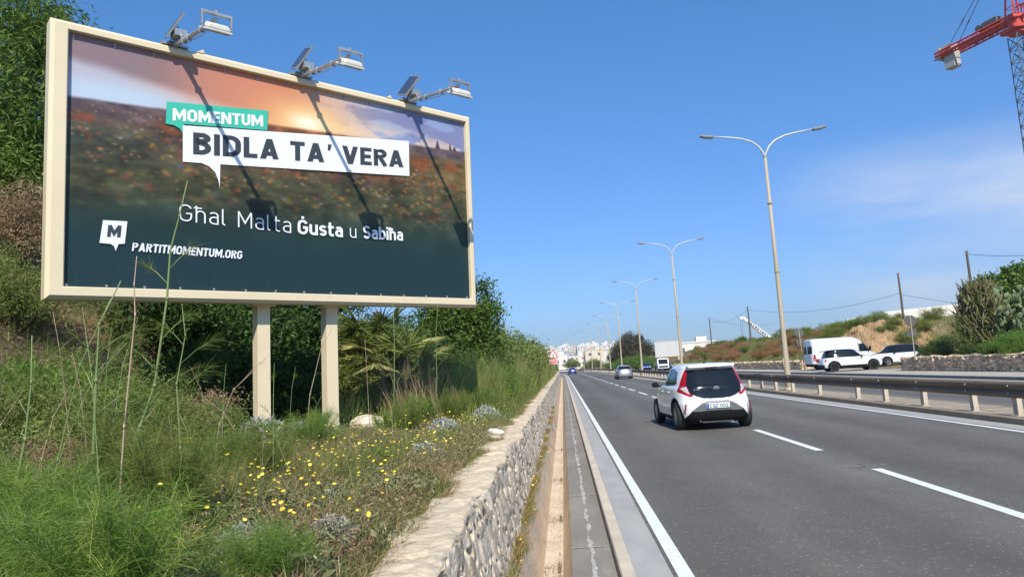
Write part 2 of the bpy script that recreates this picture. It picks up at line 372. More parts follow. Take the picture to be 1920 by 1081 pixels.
M_conc = mat('pale concrete', (.42, .385, .33), .9, spec=.2, col2=(.31, .29, .25), scale=1.2, bump=.35, bscale=40, dirt=((.17, .15, .125), 3.0, .52, .75, .8), stretch=(1, .35, 1))
M_gutter = mat('grey gutter concrete', (.40, .385, .355), .85, spec=.25, col2=(.32, .31, .29), scale=2.5, bump=.2, bscale=50, dirt=((.42, .40, .37), 2.2, .6, .75, .7), stretch=(1, .4, 1))
M_chan = mat('stained channel concrete', (.74, .58, .40), .9, spec=.15, col2=(.52, .41, .29), scale=2.0, bump=.45, bscale=25, dirt=((.13, .10, .075), 2.5, .55, .75, .8), stretch=(1, .3, 1))
M_floor = mat('silted channel floor', (.66, .57, .45), .95, spec=.1, col2=(.50, .42, .32), scale=3, bump=.5, bscale=30, dirt=((.20, .14, .09), 5, .6, .75, .8))
M_slab = mat('weathered grey slab', (.29, .26, .22), .92, spec=.15, col2=(.20, .18, .155), scale=1.5, bump=.5, bscale=35, dirt=((.36, .33, .29), 4, .58, .72, .6), stretch=(1, .4, 1))
M_kerb = mat('limestone kerb', (.62, .53, .41), .9, spec=.15, col2=(.50, .42, .32), scale=2.0, bump=.4, bscale=30, dirt=((.2, .16, .12), 3, .55, .8, .6))
M_medk = mat('brown kerb stone', (.33, .26, .185), .9, spec=.15, col2=(.25, .195, .135), scale=3, bump=.3, bscale=30)
M_white = mat('road paint', (.80, .80, .78), .6, spec=.3, col2=(.68, .68, .66), scale=7, dirt=((.32, .32, .32), 14, .60, .74, .75), bump=.2, bscale=60)
c = MB(); section(c, [(-.75, .001), (-.485, 0.0), (-.472, -.012)]); tag(c.build('channel_shelf', M_conc), kind='structure')
c = MB(); section(c, [(-.472, -.012), (-.345, -.46)]); section(c, [(-.14, -.46), (-.035, -.09)]); tag(c.build('channel_wall', M_chan), kind='structure')
c = MB(); section(c, [(-.345, -.46), (-.24, -.475), (-.14, -.46)]); tag(c.build('channel_floor', M_floor), kind='structure')
c = MB(); section(c, [(-.035, -.09), (.335, -.085)]); section(c, [(.335, -.085), (.345, -.01)]); tag(c.build('channel_slab', M_slab), kind='structure')
c = MB(); section(c, [(.345, -.01), (.355, 0.008), (.455, .008), (.46, 0.0)]); tag(c.build('channel_kerb', M_kerb), kind='structure')
c = MB(); strip(c, .46, .74, .001); strip(c, 8.22, 8.68, .004); tag(c.build('gutter', M_gutter), kind='structure')
# the pale mortar seam along the slab, cross joints, and dry litter on the channel floor
c = MB(); yy = np.arange(3, 70, .05); rg = np.random.default_rng(3)
def wander(n, k): w = np.convolve(rg.normal(size=n + k), np.ones(k) / k, 'valid')[:n]; return w
w0 = .135 + .022 * wander(len(yy), 6); w1 = .170 + .030 * wander(len(yy), 4); w1 = np.maximum(w1, w0 + .004)
c.grid(np.stack([np.stack([w0, yy, np.full(len(yy), -.081)], -1), np.stack([w1, yy, np.full(len(yy), -.081)], -1)], 1))
for y in np.arange(4.15, 60, 2.9):
    j = rg.normal() * .2; c.add([(-.03, y + j, -.0815), (.33, y + j + .02, -.0805), (.33, y + j + .045, -.0805), (-.03, y + j + .02, -.0815)], [(0, 1, 2, 3)])
tag(c.build('mortar_seam', mat('white mortar', (.52, .49, .44), .95, spec=.1, dirt=((.24, .22, .2), 25, .45, .6, 1.0))), kind='structure')
c = MB(); n = 1500; lx = np.where(rg.random(n) < .5, -.16 - .03 * rg.random(n), -.24 + .1 * rg.normal(size=n) * .7); lx = np.clip(lx, -.33, -.15); cy = rg.choice([5.3, 7.4, 7.9, 10.4, 14.0, 19.0], n); ly = np.where(rg.random(n) < .45, cy + .13 * rg.normal(size=n), 3 + 60 * rg.random(n) ** 1.5)
leaves(c, np.stack([lx, ly, np.full(n, -.452) + .015 * rg.random(n)], -1), rdir(n, rg) * .4 + np.array([0, 0, 1]), .03, .014, rg.random(n), rg)
tag(c.build('leaf_litter', mat('dry leaf litter', (.24, .15, .08), .9, tint=True)), 'dry brown leaf litter lying on the drainage channel floor', 'leaf litter', kind='stuff')

# median with its kerbs; pavement beyond
c = MB(); section(c, [(8.70, -.02), (8.712, .11), (8.73, .125), (8.86, .13), (8.87, .115)]); section(c, [(10.16, .115), (10.17, .13), (10.27, .125), (10.29, .11), (10.30, -.02)]); tag(c.build('median_kerb', M_medk), kind='structure')
c = MB(); strip(c, 8.87, 10.16, .115); tag(c.build('median', mat('median gravel', (.40, .34, .265), .95, spec=.1, col2=(.30, .25, .19), scale=3, bump=.8, bscale=40, dirt=((.13, .13, .07), 3, .55, .7, .7))), kind='structure')
PY = RY
c = MB(); section(c, [(18.42, -.02), (18.425, .10), (18.44, .115), (18.58, .12)]); tag(c.build('pavement_kerb', mat('grey kerb', (.25, .24, .23), .9, col2=(.18, .17, .16), scale=2)), kind='structure')
c = MB(); strip(c, 18.58, 21.52, .12); strip(c, 21.52, 33.5, .125, y=np.arange(46.9, 66.6, 1.0), z1=.30); tag(c.build('pavement', mat('dusty pavement', (.46, .41, .345), .92, spec=.15, col2=(.38, .34, .28), scale=.8, bump=.3, bscale=25, dirt=((.26, .23, .19), 1.2, .55, .8, .6))), kind='structure')
# markings
c = MB(); strip(c, .775, .895, .004); strip(c, 8.04, 8.16, .004)
for k in range(-2, 45):
    y0 = 12.65 + 6.25 * k
    strip(c, 4.13, 4.27, .004, y=np.array([y0, y0 + 2.0, y0 + 4.05]))
strip(c, 10.9, 11.02, .004); strip(c, 17.7, 17.82, .004)
for k in range(0, 60): strip(c, 14.3, 14.42, .004, y=np.array([6.0 * k, 6.0 * k + 3.6]))
tag(c.build('road_markings', M_white), kind='structure')
# small worn patch in the dashed line gap and scattered pale chips
c = MB(); rg = np.random.default_rng(5); n = 160
for i in range(n):
    if i < 60: x, y, s = 4.15 + .16 * rg.normal(), 10.75 + .11 * rg.normal(), .012 + .022 * rg.random()
    else: x, y, s = 1.2 + 6.6 * rg.random(), 4 + 20 * rg.random(), .004 + .007 * rg.random()
    a = rg.random(6) * .5 + .6; an = np.arange(6) * math.pi / 3
    v = np.stack([x + s * 1.3 * a * np.cos(an), y + s * a * np.sin(an), np.full(6, .003)], -1); b = c.n; c.add(v); c.poly.append([b + k for k in range(6)])
tag(c.build('road_chips', mat('pale stone chips', (.27, .26, .25), .9, var=.3, scale=20)), 'pale worn chips scattered over the dark asphalt', 'stone chips', kind='stuff')

# ------------------------------------------------------------------ rubble walls
def stones(u, v, cu, cv, seed, slant=0.0, warp=0.0):
    """distance to stone edges for points (u,v); returns edge distance, stone id random, second random"""
    rg = np.random.default_rng(seed); nu = 4096; J = rg.random((nu, 64, 4))
    uu = (u + slant * v) / cu + warp * wob(u, v, 3.7, seed) * .5; vv = v / cv + warp * wob(u, v, 5.3, seed + 2) * .5; iu = np.floor(uu).astype(int); iv = np.floor(vv).astype(int)
    f1 = np.full(u.shape, 9.); f2 = np.full(u.shape, 9.); r1 = np.zeros(u.shape); r2 = np.zeros(u.shape)
    for a in (-1, 0, 1):
        for b in (-1, 0, 1):
            A = (iu + a) % nu; B = (iv + b) % 64; j = J[A, B]
            d = np.hypot(uu - (iu + a + .15 + .7 * j[..., 0]), vv - (iv + b + .15 + .7 * j[..., 1]))
            m = d < f1; f2 = np.where(m, f1, np.minimum(f2, d)); r1 = np.where(m, j[..., 2], r1); r2 = np.where(m, j[..., 3], r2); f1 = np.where(m, d, f1)
    return f2 - f1, r1, r2

M_rub = leafmat('limestone rubble', (.035, .03, .025), (.80, .68, .52), trans=0.0, rough=.93, spec=.12, patch=(.60, .51, .39))
def rub_fix(m):
    nt = m.node_tree; N = nt.nodes; L = nt.links; cr = [n for n in N if n.type == 'VALTORGB'][0]; e = cr.color_ramp.elements; e[0].position = .04; e[1].position = .92
    for p_, c_ in ((.12, (.33, .265, .185)), (.35, (.58, .475, .34)), (.52, (.62, .50, .345)), (.64, (.62, .505, .365)), (.80, (.80, .67, .50))): k = e.new(p_); k.color = c_ + (1,)
    b = N['Principled BSDF']; ou = N['Material Output']; L.new(b.outputs[0], ou.inputs['Surface'])
    tc = N.new('ShaderNodeTexCoord'); nz = N.new('ShaderNodeTexNoise'); nz.inputs['Scale'].default_value = 34; nz.inputs['Detail'].default_value = 6; L.new(tc.outputs['Object'], nz.inputs['Vector'])
    bp = N.new('ShaderNodeBump'); bp.inputs['Strength'].default_value = .6; bp.inputs['Distance'].default_value = .02; L.new(nz.outputs['Fac'], bp.inputs['Height']); L.new(bp.outputs['Normal'], b.inputs['Normal'])
    old = b.inputs['Base Color'].links[0].from_socket; n2 = N.new('ShaderNodeTexNoise'); n2.inputs['Scale'].default_value = 11; n2.inputs['Detail'].default_value = 8; n2.inputs['Roughness'].default_value = .7; L.new(tc.outputs['Object'], n2.inputs['Vector'])
    mr = N.new('ShaderNodeMapRange'); mr.inputs['From Min'].default_value = .3; mr.inputs['From Max'].default_value = .7; mr.inputs['To Min'].default_value = .72; mr.inputs['To Max'].default_value = 1.12; L.new(n2.outputs['Fac'], mr.inputs['Value'])
    sc = N.new('ShaderNodeVectorMath'); sc.operation = 'SCALE'; L.new(old, sc.inputs[0]); L.new(mr.outputs['Result'], sc.inputs['Scale']); L.new(sc.outputs['Vector'], b.inputs['Base Color'])
rub_fix(M_rub)
def rubble_wall(name, yv, prof_fn, label, cell=(.2, .13), amp=.045, seed=1, slant=.5, ncol=46, m=M_rub, xbend=True, cap=.6, flush=False):
    S_ = np.linspace(0, 1, ncol); U, Sg = np.meshgrid(yv, S_, indexing='ij')
    X, Z, NX, NZ, isface = prof_fn(U, Sg)
    arc = Sg * (1.0 + cap)
    e, r1, r2 = stones(U, arc + 10, cell[0], cell[1], seed, slant, .7 if flush else .2)
    lump = ss(.02, .16 if flush else .3, e)
    if flush:
        stone = (r2 > .35) & (e > .10); dis = lump * (r1 - .35) * amp * isface
        h_e, h1, h2 = stones(U, arc + 20, .15, .085, seed + 5, slant); hole = (h2 > .58) & (h_e > .30 + .25 * h1); dis = dis - hole * amp * 1.6 * isface
    else:
        hole = (e < .16) & (r2 > .55); dis = (lump * (.35 + .65 * r1) * amp - hole * amp * 1.3 * (1 - e / .16)) * isface
    fine = .4 * amp * (wob(U, arc, 9, seed) * .35 + wob(U, arc, 23, seed + 1) * .2)
    ct, c1_, c2_ = stones(U, arc + 30, .62, .5, seed + 9, .2, .8); top = (1 - isface) * (.008 * (wob(U, arc, 3.1, 4) + wob(U, arc, 7.7, 2) * .6) + (.034 * (c1_ - .5) * ss(.0, .12, ct) + .0025 * wob(U, arc, 31, 3) if flush else 0))
    d = dis + fine + top
    if flush:
        tint = np.where(stone, .16 + .6 * ((r1 * 7.3) % 1), .84 + .08 * wob(U, arc, 5)); tint = np.where(hole, .0, tint); tint = np.where(isface > .5, tint, .58 + .10 * (c2_ - .5) + .04 * wob(U, arc, 9.1) - .18 * (ct < .05) * (c1_ > .4))
    else:
        tint = np.where(e < .12, .62, .22 + .62 * r1); tint = np.where(hole & (e < .1), .02, tint); tint = tint * isface + (1 - isface) * (.72 + .06 * wob(U, arc, 2.1))
    X2 = X + NX * d + (bend(U) if xbend else 0); Z2 = Z + NZ * d
    w = MB(); w.grid(np.stack([X2, U, Z2], -1), tint=np.clip(tint, 0, 1))
    return tag(w.build(name, m, smooth=flush), label, 'wall')
def left_prof(U, s):
    # battered face, rounded shoulder, flat cement cap, back
    P = np.array([(-.545, -.02), (-.665, .715), (-.682, .745), (-.74, .757), (-.93, .745), (-1.05, .50)])
    seg = np.array([0, .60, .68, .74, .92, 1.0]); x = np.interp(s, seg, P[:, 0]); z = np.interp(s, seg, P[:, 1])
    edge = .035 * wob(U, U * 0, 1.9, 3) + .02 * wob(U, U * 0, 6.1, 1); hz = .016 * wob(U, U * 0, 1.1, 5) + .014 * wob(U, U * 0, 4.7, 7)
    k = ss(.5, .7, s); x = x + edge * k * (1 - .3 * ss(.7, .9, s)); z = z + hz * k
    x = x - .09 * ss(.8, .95, s) * (1 + .8 * wob(U, U * 0, 2.7, 9))
    face = 1 - ss(.60, .655, s); return x, z, .98 * face + .1, .2 + .8 * (1 - face), face
yv = np.concatenate([np.arange(2.0, 9, .014), np.arange(9, 16, .024), np.arange(16, 30, .045), np.arange(30, 60, .09), np.arange(60, 170, .3)])
rubble_wall('stone_wall', yv, left_prof, 'low pale rubble stone wall with cement top along the drainage channel', ncol=76, seed=11, slant=.55, cell=(.15, .23), amp=.026, cap=.3, flush=True)
def right_prof(h, x0=21.3, th=.4):
    def f(U, s):
        P = np.array([(x0, .05), (x0 + .05, h - .06), (x0 + .1, h), (x0 + th, h), (x0 + th + .02, h - .4)]); seg = np.array([0, .68, .74, .92, 1])
        x = np.interp(s, seg, P[:, 0]); z = np.interp(s, seg, P[:, 1]); face = 1 - ss(.70, .76, s)
        return x, z + .05 * wob(U, U * 0, 1.3, 5) * ss(.4, .7, s), -1.0 * face, .1 + .9 * (1 - face), face
    return f
M_rub2 = mat('brown field stone', (.58, .44, .30), .95, spec=.1, tint=True, var=.25, scale=6, bump=.6, bscale=20, dirt=((.17, .15, .12), 4, .55, .7, .55))
rubble_wall('stone_wall', np.concatenate([np.arange(20, 47.4, .05)]), right_prof(.98), 'rough brown field stone wall under the cactus and the fig tree', cell=(.34, .24), amp=.11, seed=4, slant=.1, ncol=30, m=M_rub2)
rubble_wall('stone_wall', np.arange(66.6, 150, .1), right_prof(.93), 'long low brown stone wall below the dry hillside', cell=(.42, .26), amp=.12, seed=8, slant=.1, ncol=26, m=M_rub2)
def end_wall(x0, x1, y, h, seed, label):
    w = MB(); u = np.arange(x0, x1, .06); s = np.linspace(0, 1, 24); U, Sg = np.meshgrid(u, s, indexing='ij'); e, r1, r2 = stones(U, Sg + 3, .34, .24, seed, .1)
    d = ss(.02, .3, e) * (.3 + .7 * r1) * .09; zz = Sg * h; tt = np.where(e < .1, .1, .2 + .6 * r1)
    w.grid(np.stack([U, y - d, zz], -1)[:, ::1], tint=tt); w.grid(np.stack([U[:, -2:], np.stack([np.full(len(u), y), np.full(len(u), y + .4)], 1), np.full((len(u), 2), h)], -1))
    return tag(w.build('stone_wall', M_rub2), label, 'wall')
end_wall(21.35, 22.4, 66.6, .95, 5, 'short brown stone wall end behind the white van')

# ------------------------------------------------------------------ stroke lettering (a plain engineering sans)
def arc(cx, cy, rx, ry, a0, a1, n=9): return [(cx + rx * math.cos(math.radians(a0 + (a1 - a0) * k / n)), cy + ry * math.sin(math.radians(a0 + (a1 - a0) * k / n))) for k in range(n + 1)]
def rrect(l, r, b, t, rx, ry): return arc(r - rx, t - ry, rx, ry, 0, 90) + arc(l + rx, t - ry, rx, ry, 90, 180) + arc(l + rx, b + ry, rx, ry, 180, 270) + arc(r - rx, b + ry, rx, ry, 270, 360)
def glyph(ch, w):
    """(advance, [(path, closed)]) in cap-height units, stroke width w"""
    h = w / 2; T = 1 - h; X = .74
    def O(W, l=None): return (rrect(h, W - h, h, T, (W - w) / 2, (W - w) / 2), True)
    g = {}
    if ch == 'M': W = .66 + w; d = .7 * w; return W, [([(h, 0), (h, 1)], 0), ([(W - h, 0), (W - h, 1)], 0), ([(h, 1 - .1 * w), (W / 2, .30), (W - h, 1 - .1 * w)], 0)]
    if ch in 'O0': return .56 + w * .5, [O(.56 + w * .5)]
    if ch == 'Q': W = .56 + w * .5; return W, [O(W), ([(W * .55, .3), (W + .02, -.02)], 0)]
    if ch == 'E': W = .42 + w * .5; return W, [([(W, h), (h, h), (h, T), (W, T)], 0), ([(h, .5), (W * .93, .5)], 0)]
    if ch == 'N': W = .50 + w; return W, [([(h, 0), (h, 1)], 0), ([(W - h, 0), (W - h, 1)], 0), ([(h, .97), (W - h, .03)], 0)]
    if ch == 'T': W = .50 + w * .4; return W, [([(0, T), (W, T)], 0), ([(W / 2, 0), (W / 2, T)], 0)]
    if ch == 'U': W = .54 + w * .5; r = (W - w) / 2; return W, [([(h, 1)] + arc(h + r, h + r, r, r, 180, 360) + [(W - h, 1)], 0)]
    if ch == 'B': W = .5 + w * .5; return W, [([(h, 0), (h, T), (W - .26, T)] + arc(W - .26 - h * .6, .76, .20, T - .76, 90, -90)[1:] + [(h, 2 * .76 - T)], 0), ([(h, .52), (W - .24 - h, .52)] + arc(W - .25 - h, .26 + h / 2, .25, .26 - h / 2, 90, -90) + [(w * .6, h)], 0)]
    if ch == 'I': return w, [([(h, 0), (h, 1)], 0)]
    if ch == 'D': W = .54 + w * .5; r = .27; return W, [([(h, 0), (h, T), (W - h - r, T)] + arc(W - h - r, T - r, r, r, 90, 0) + arc(W - h - r, h + r, r, r, 0, -90) + [(w * .6, h)], 0)]
    if ch == 'L': W = .40 + w * .5; return W, [([(h, 1), (h, h), (W, h)], 0)]
    if ch == 'A': W = .54 + w * .8; q = w * 1.08; m = W / 2; return W, [([(0, 0), (q, 0), (m + q / 2, 1), (m - q / 2, 1)], 'poly'), ([(W - q, 0), (W, 0), (m + q / 2, 1), (m - q / 2, 1)], 'poly'), ([(W * .22, .26), (W * .78, .26)], 0)]
    if ch == 'V': W = .54 + w * .8; q = w * 1.08; m = W / 2; return W, [([(0, 1), (q, 1), (m + q / 2, 0), (m - q / 2, 0)], 'poly'), ([(W - q, 1), (W, 1), (m + q / 2, 0), (m - q / 2, 0)], 'poly')]
    if ch == 'R': W = .52 + w * .5; return W, [([(h, 0), (h, T), (W - .26, T)] + arc(W - h - .23, .72, .23, T - .72, 90, -90) + [(h, 2 * .72 - T)], 0), ([(W * .52, .45), (W - h * .7, 0)], 0)]
    if ch == 'P': W = .50 + w * .5; return W, [([(h, 0), (h, T), (W - .26, T)] + arc(W - h - .24, .70, .24, T - .70, 90, -90) + [(h, 2 * .70 - T)], 0)]
    if ch in 'GĠC': 
        W = .56 + w * .5; r = (W - w) / 2; p = arc(W - h - r, T - r, r, r, 20, 90) + arc(h + r, T - r, r, r, 90, 180) + arc(h + r, h + r, r, r, 180, 270) + arc(W - h - r, h + r, r, r, 270, 360 if ch != 'C' else 340)
        if ch == 'C': return W, [(p, 0)]
        o = [(p + [(W - h, .48), (W * .52, .48)], 0)]
        if ch == 'Ġ': o.append(([(W / 2, 1.08), (W / 2, 1.08 + w)], 0))
        return W, o
    if ch == 'Z': W = .50 + w * .4; return W, [([(0.02, T), (W - .03, T), (0.03, h), (W, h)], 0)]
    if ch == '2': W = .48 + w * .4; r = .2; return W, [(arc(W / 2, T - r, W / 2 - h, r, 165, -40) + [(h * .8, h), (W, h)], 0)]
    if ch in 'SÞ': W = .5 + w * .5; r = (1 - w) / 4; m = .5; return W, [(arc(W - h - r, T - r, r, r, 25, 90) + arc(h + r, T - r, r, r, 90, 270) + arc(W - h - r, h + r, r, r, 90, -90) + arc(h + r, h + r, r, r, 270, 205), 0)]
    if ch == 's': W = .40 + w * .5; r = (X - w) / 4; return W, [(arc(W - h - r, X - h - r, r, r, 25, 90) + arc(h + r, X - h - r, r, r, 90, 270) + arc(W - h - r, h + r, r, r, 90, -90) + arc(h + r, h + r, r, r, 270, 205), 0)]
    if ch == 'a': W = .42 + w * .6; r = .17; q = .215; return W, [(arc(h + r, X - h - r, r, r, 150, 90) + arc(W - h - r, X - h - r, r, r, 90, 0) + [(W - h, 0)], 0), ([(W - h, q * 2)] + arc(h + q - h * .5, q + h * .5, q - h * .5, q - h * .5, 90, 270) + [(W - h, h)], 0)]
    if ch == 'l': return .14 + w, [([(h, 1)] + arc(h + .13, h + .13, .13, .13, 180, 270), 0)]
    if ch == 't': W = .28 + w * .6; return W, [([(W * .35, .98)] + arc(W * .35 + .13, h + .13, .13, .13, 180, 270) + [(W, h)], 0), ([(0, X - h), (W, X - h)], 0)]
    if ch == 'u': W = .44 + w * .6; r = (W - w) / 2; return W, [([(h, X)] + arc(h + r, h + r, r, r, 180, 360), 0), ([(W - h, X), (W - h, 0)], 0)]
    if ch in 'hħ':
        W = .44 + w * .6; r = (W - w) / 2; o = [([(h, 0), (h, 1)], 0), (arc(h + r, X - h - r, r, r, 180, 0) + [(W - h, 0)], 0)]
        if ch == 'ħ': o.append(([(-.09, .875), (.30, .875)], 0))
        return W, o
    if ch == 'b': W = .45 + w * .6; r = (W - w) / 2; return W, [([(h, 0), (h, 1)], 0), (rrect(h, W - h, h, X - h, r, r), True)]
    if ch == 'i': return w, [([(h, 0), (h, X)], 0), ([(h, .86), (h, .86 + w)], 0)]
    if ch == '.': return w, [([(h, 0), (h, w * 1.1)], 0)]
    if ch == "'": return w * 1.1, [([(w * .35, 1), (w * 1.15, 1), (w * .75, .66), (w * .25, .66)], "poly")]
    if ch == ' ': return .26, []
    return .3, []
def stroke(mb, path, w, z, closed, f):
    P = np.array([p for i, p in enumerate(path) if i == 0 or math.dist(p, path[i - 1]) > 1e-6]); 
    if closed == 1 and np.linalg.norm(P[0] - P[-1]) < 1e-6: P = P[:-1]
    n = len(P); L = []; R = []
    for i in range(n):
        a = P[i - 1] if (i > 0 or closed == 1) else None; b = P[(i + 1) % n] if (i < n - 1 or closed == 1) else None
        d1 = unit(P[i] - a) if a is not None else None; d2 = unit(b - P[i]) if b is not None else None
        if d1 is None: d1 = d2
        if d2 is None: d2 = d1
        n1 = np.array([-d1[1], d1[0]]); n2 = np.array([-d2[1], d2[0]]); m = n1 + n2; m = m / max(np.linalg.norm(m), 1e-6); k = 1 / max(m @ n1, .38)
        L.append(P[i] + m * k * w / 2); R.append(P[i] - m * k * w / 2)
    v = [f(*p, z) for pair in zip(L, R) for p in pair]; e = n if closed == 1 else n - 1
    mb.add(v, [(2 * i, 2 * i + 1, (2 * ((i + 1) % n)) + 1, 2 * ((i + 1) % n)) for i in range(e)])
def text_width(s, w, sp): return sum(glyph(ch, w)[0] + sp for ch in s) - sp
def write(mb, s, f, w=.17, sp=.12):
    """f maps (x, y, depth) in cap units to 3D; strokes that cross lie 0.2 mm apart"""
    x = 0
    for ch in s:
        adv, paths = glyph(ch, w)
        for j, (p, c) in enumerate(paths):
            if c == 'poly': mb.add([f(a + x, b, j) for a, b in p], [(0, 1, 2, 3)])
            else: stroke(mb, [(a + x, b) for a, b in p], w, j, c, f)
        x += adv + sp

# ------------------------------------------------------------------ billboard
# local frame: x along the board from its left edge, y away from the viewer, z up; the board is 6.4 x 3.41 m
BW, BH = 6.4, 3.413
BR = Matrix(((0.70589225, -0.70798421, 0.02178269), (0.70829859, 0.70577258, -0.01407734), (-0.0054071, 0.02536573, 0.99966361)))
BO = Vector((-5.84006561, 7.85168955, 6.22735446))
M_cream = mat('cream painted steel', (.735, .625, .425), .45, spec=.4, col2=(.70, .59, .395), scale=1.5, dirt=((.34, .25, .15), 2.6, .60, .80, .55))
M_tan = mat('tan painted steel', (.60, .50, .355), .5, spec=.35, col2=(.55, .46, .33), scale=3, dirt=((.25, .19, .12), 5, .62, .8, .6))
M_galv = mat('galvanised steel', (.42, .43, .43), .45, metal=.6, var=.15, scale=12)
M_lampw = mat('weathered white plastic', (.62, .60, .54), .5, var=.1, scale=10)
M_dark = mat('dark rubber', (.015, .015, .016), .7)
M_back = mat('grey backing board', (.10, .10, .11), .8)
anchor = BO + BR @ Vector((3.1, .15, -5.40))
bb = empty('billboard', anchor, 0, 'large cream framed advertising billboard with sunset meadow poster on two square posts', 'billboard')
bb.rotation_euler = BR.to_euler()
def bl(x, y, zdown): return (x - 3.1, y - .15, 5.40 - zdown)      # board coordinates -> local to the anchor
def rail(p0, p1, up):                                              # frame member, section with rounded outer lip
    pass
fr = MB(); D = .30; F = .19
def frame_ring():
    # profile across the frame: (inset from outer edge, depth)
    prof = [(.035, D), (0.0, D - .02), (0.0, .045), (.045, 0.0), (F - .012, 0.0), (F, .012), (F, .14)]
    P = []
    for ins, dep in prof:
        tb = ins * (.115 / .19) if ins > .05 else ins
        P.append([bl(ins, dep, tb), bl(BW - ins * (.115 / .19 if ins > .05 else 1), dep, tb + (.0)), bl(BW - ins * (.115 / .19 if ins > .05 else 1), dep, BH - ins * (.15 / .19 if ins > .05 else 1)), bl(ins, dep, BH - ins * (.15 / .19 if ins > .05 else 1))])
    P = np.array(P); return P
P = frame_ring(); fr.grid(P, closed_u=True)
fr.build('frame', M_cream, bb)
b = MB(); b.box(bl(BW / 2, .22, BH / 2), (BW - .1, .12, BH - .1)); 
for x in (.8, 5.6): b.box(bl(x, .32, BH / 2), (.08, .09, BH - .15))
b.build('backing_panel', M_back, bb)
# posts (slightly oblong box section)
for x, zb in ((2.673, 5.75), (3.735, 5.75)):
    p = MB(); p.box(bl(x + .03, .37, (BH - .3 + zb) / 2 ), (.185, .19, zb - BH + .3), bev=.008); p.box(bl(x + .03, .36, BH + .012), (.32, .24, .024)); p.build('post', M_cream, bb)
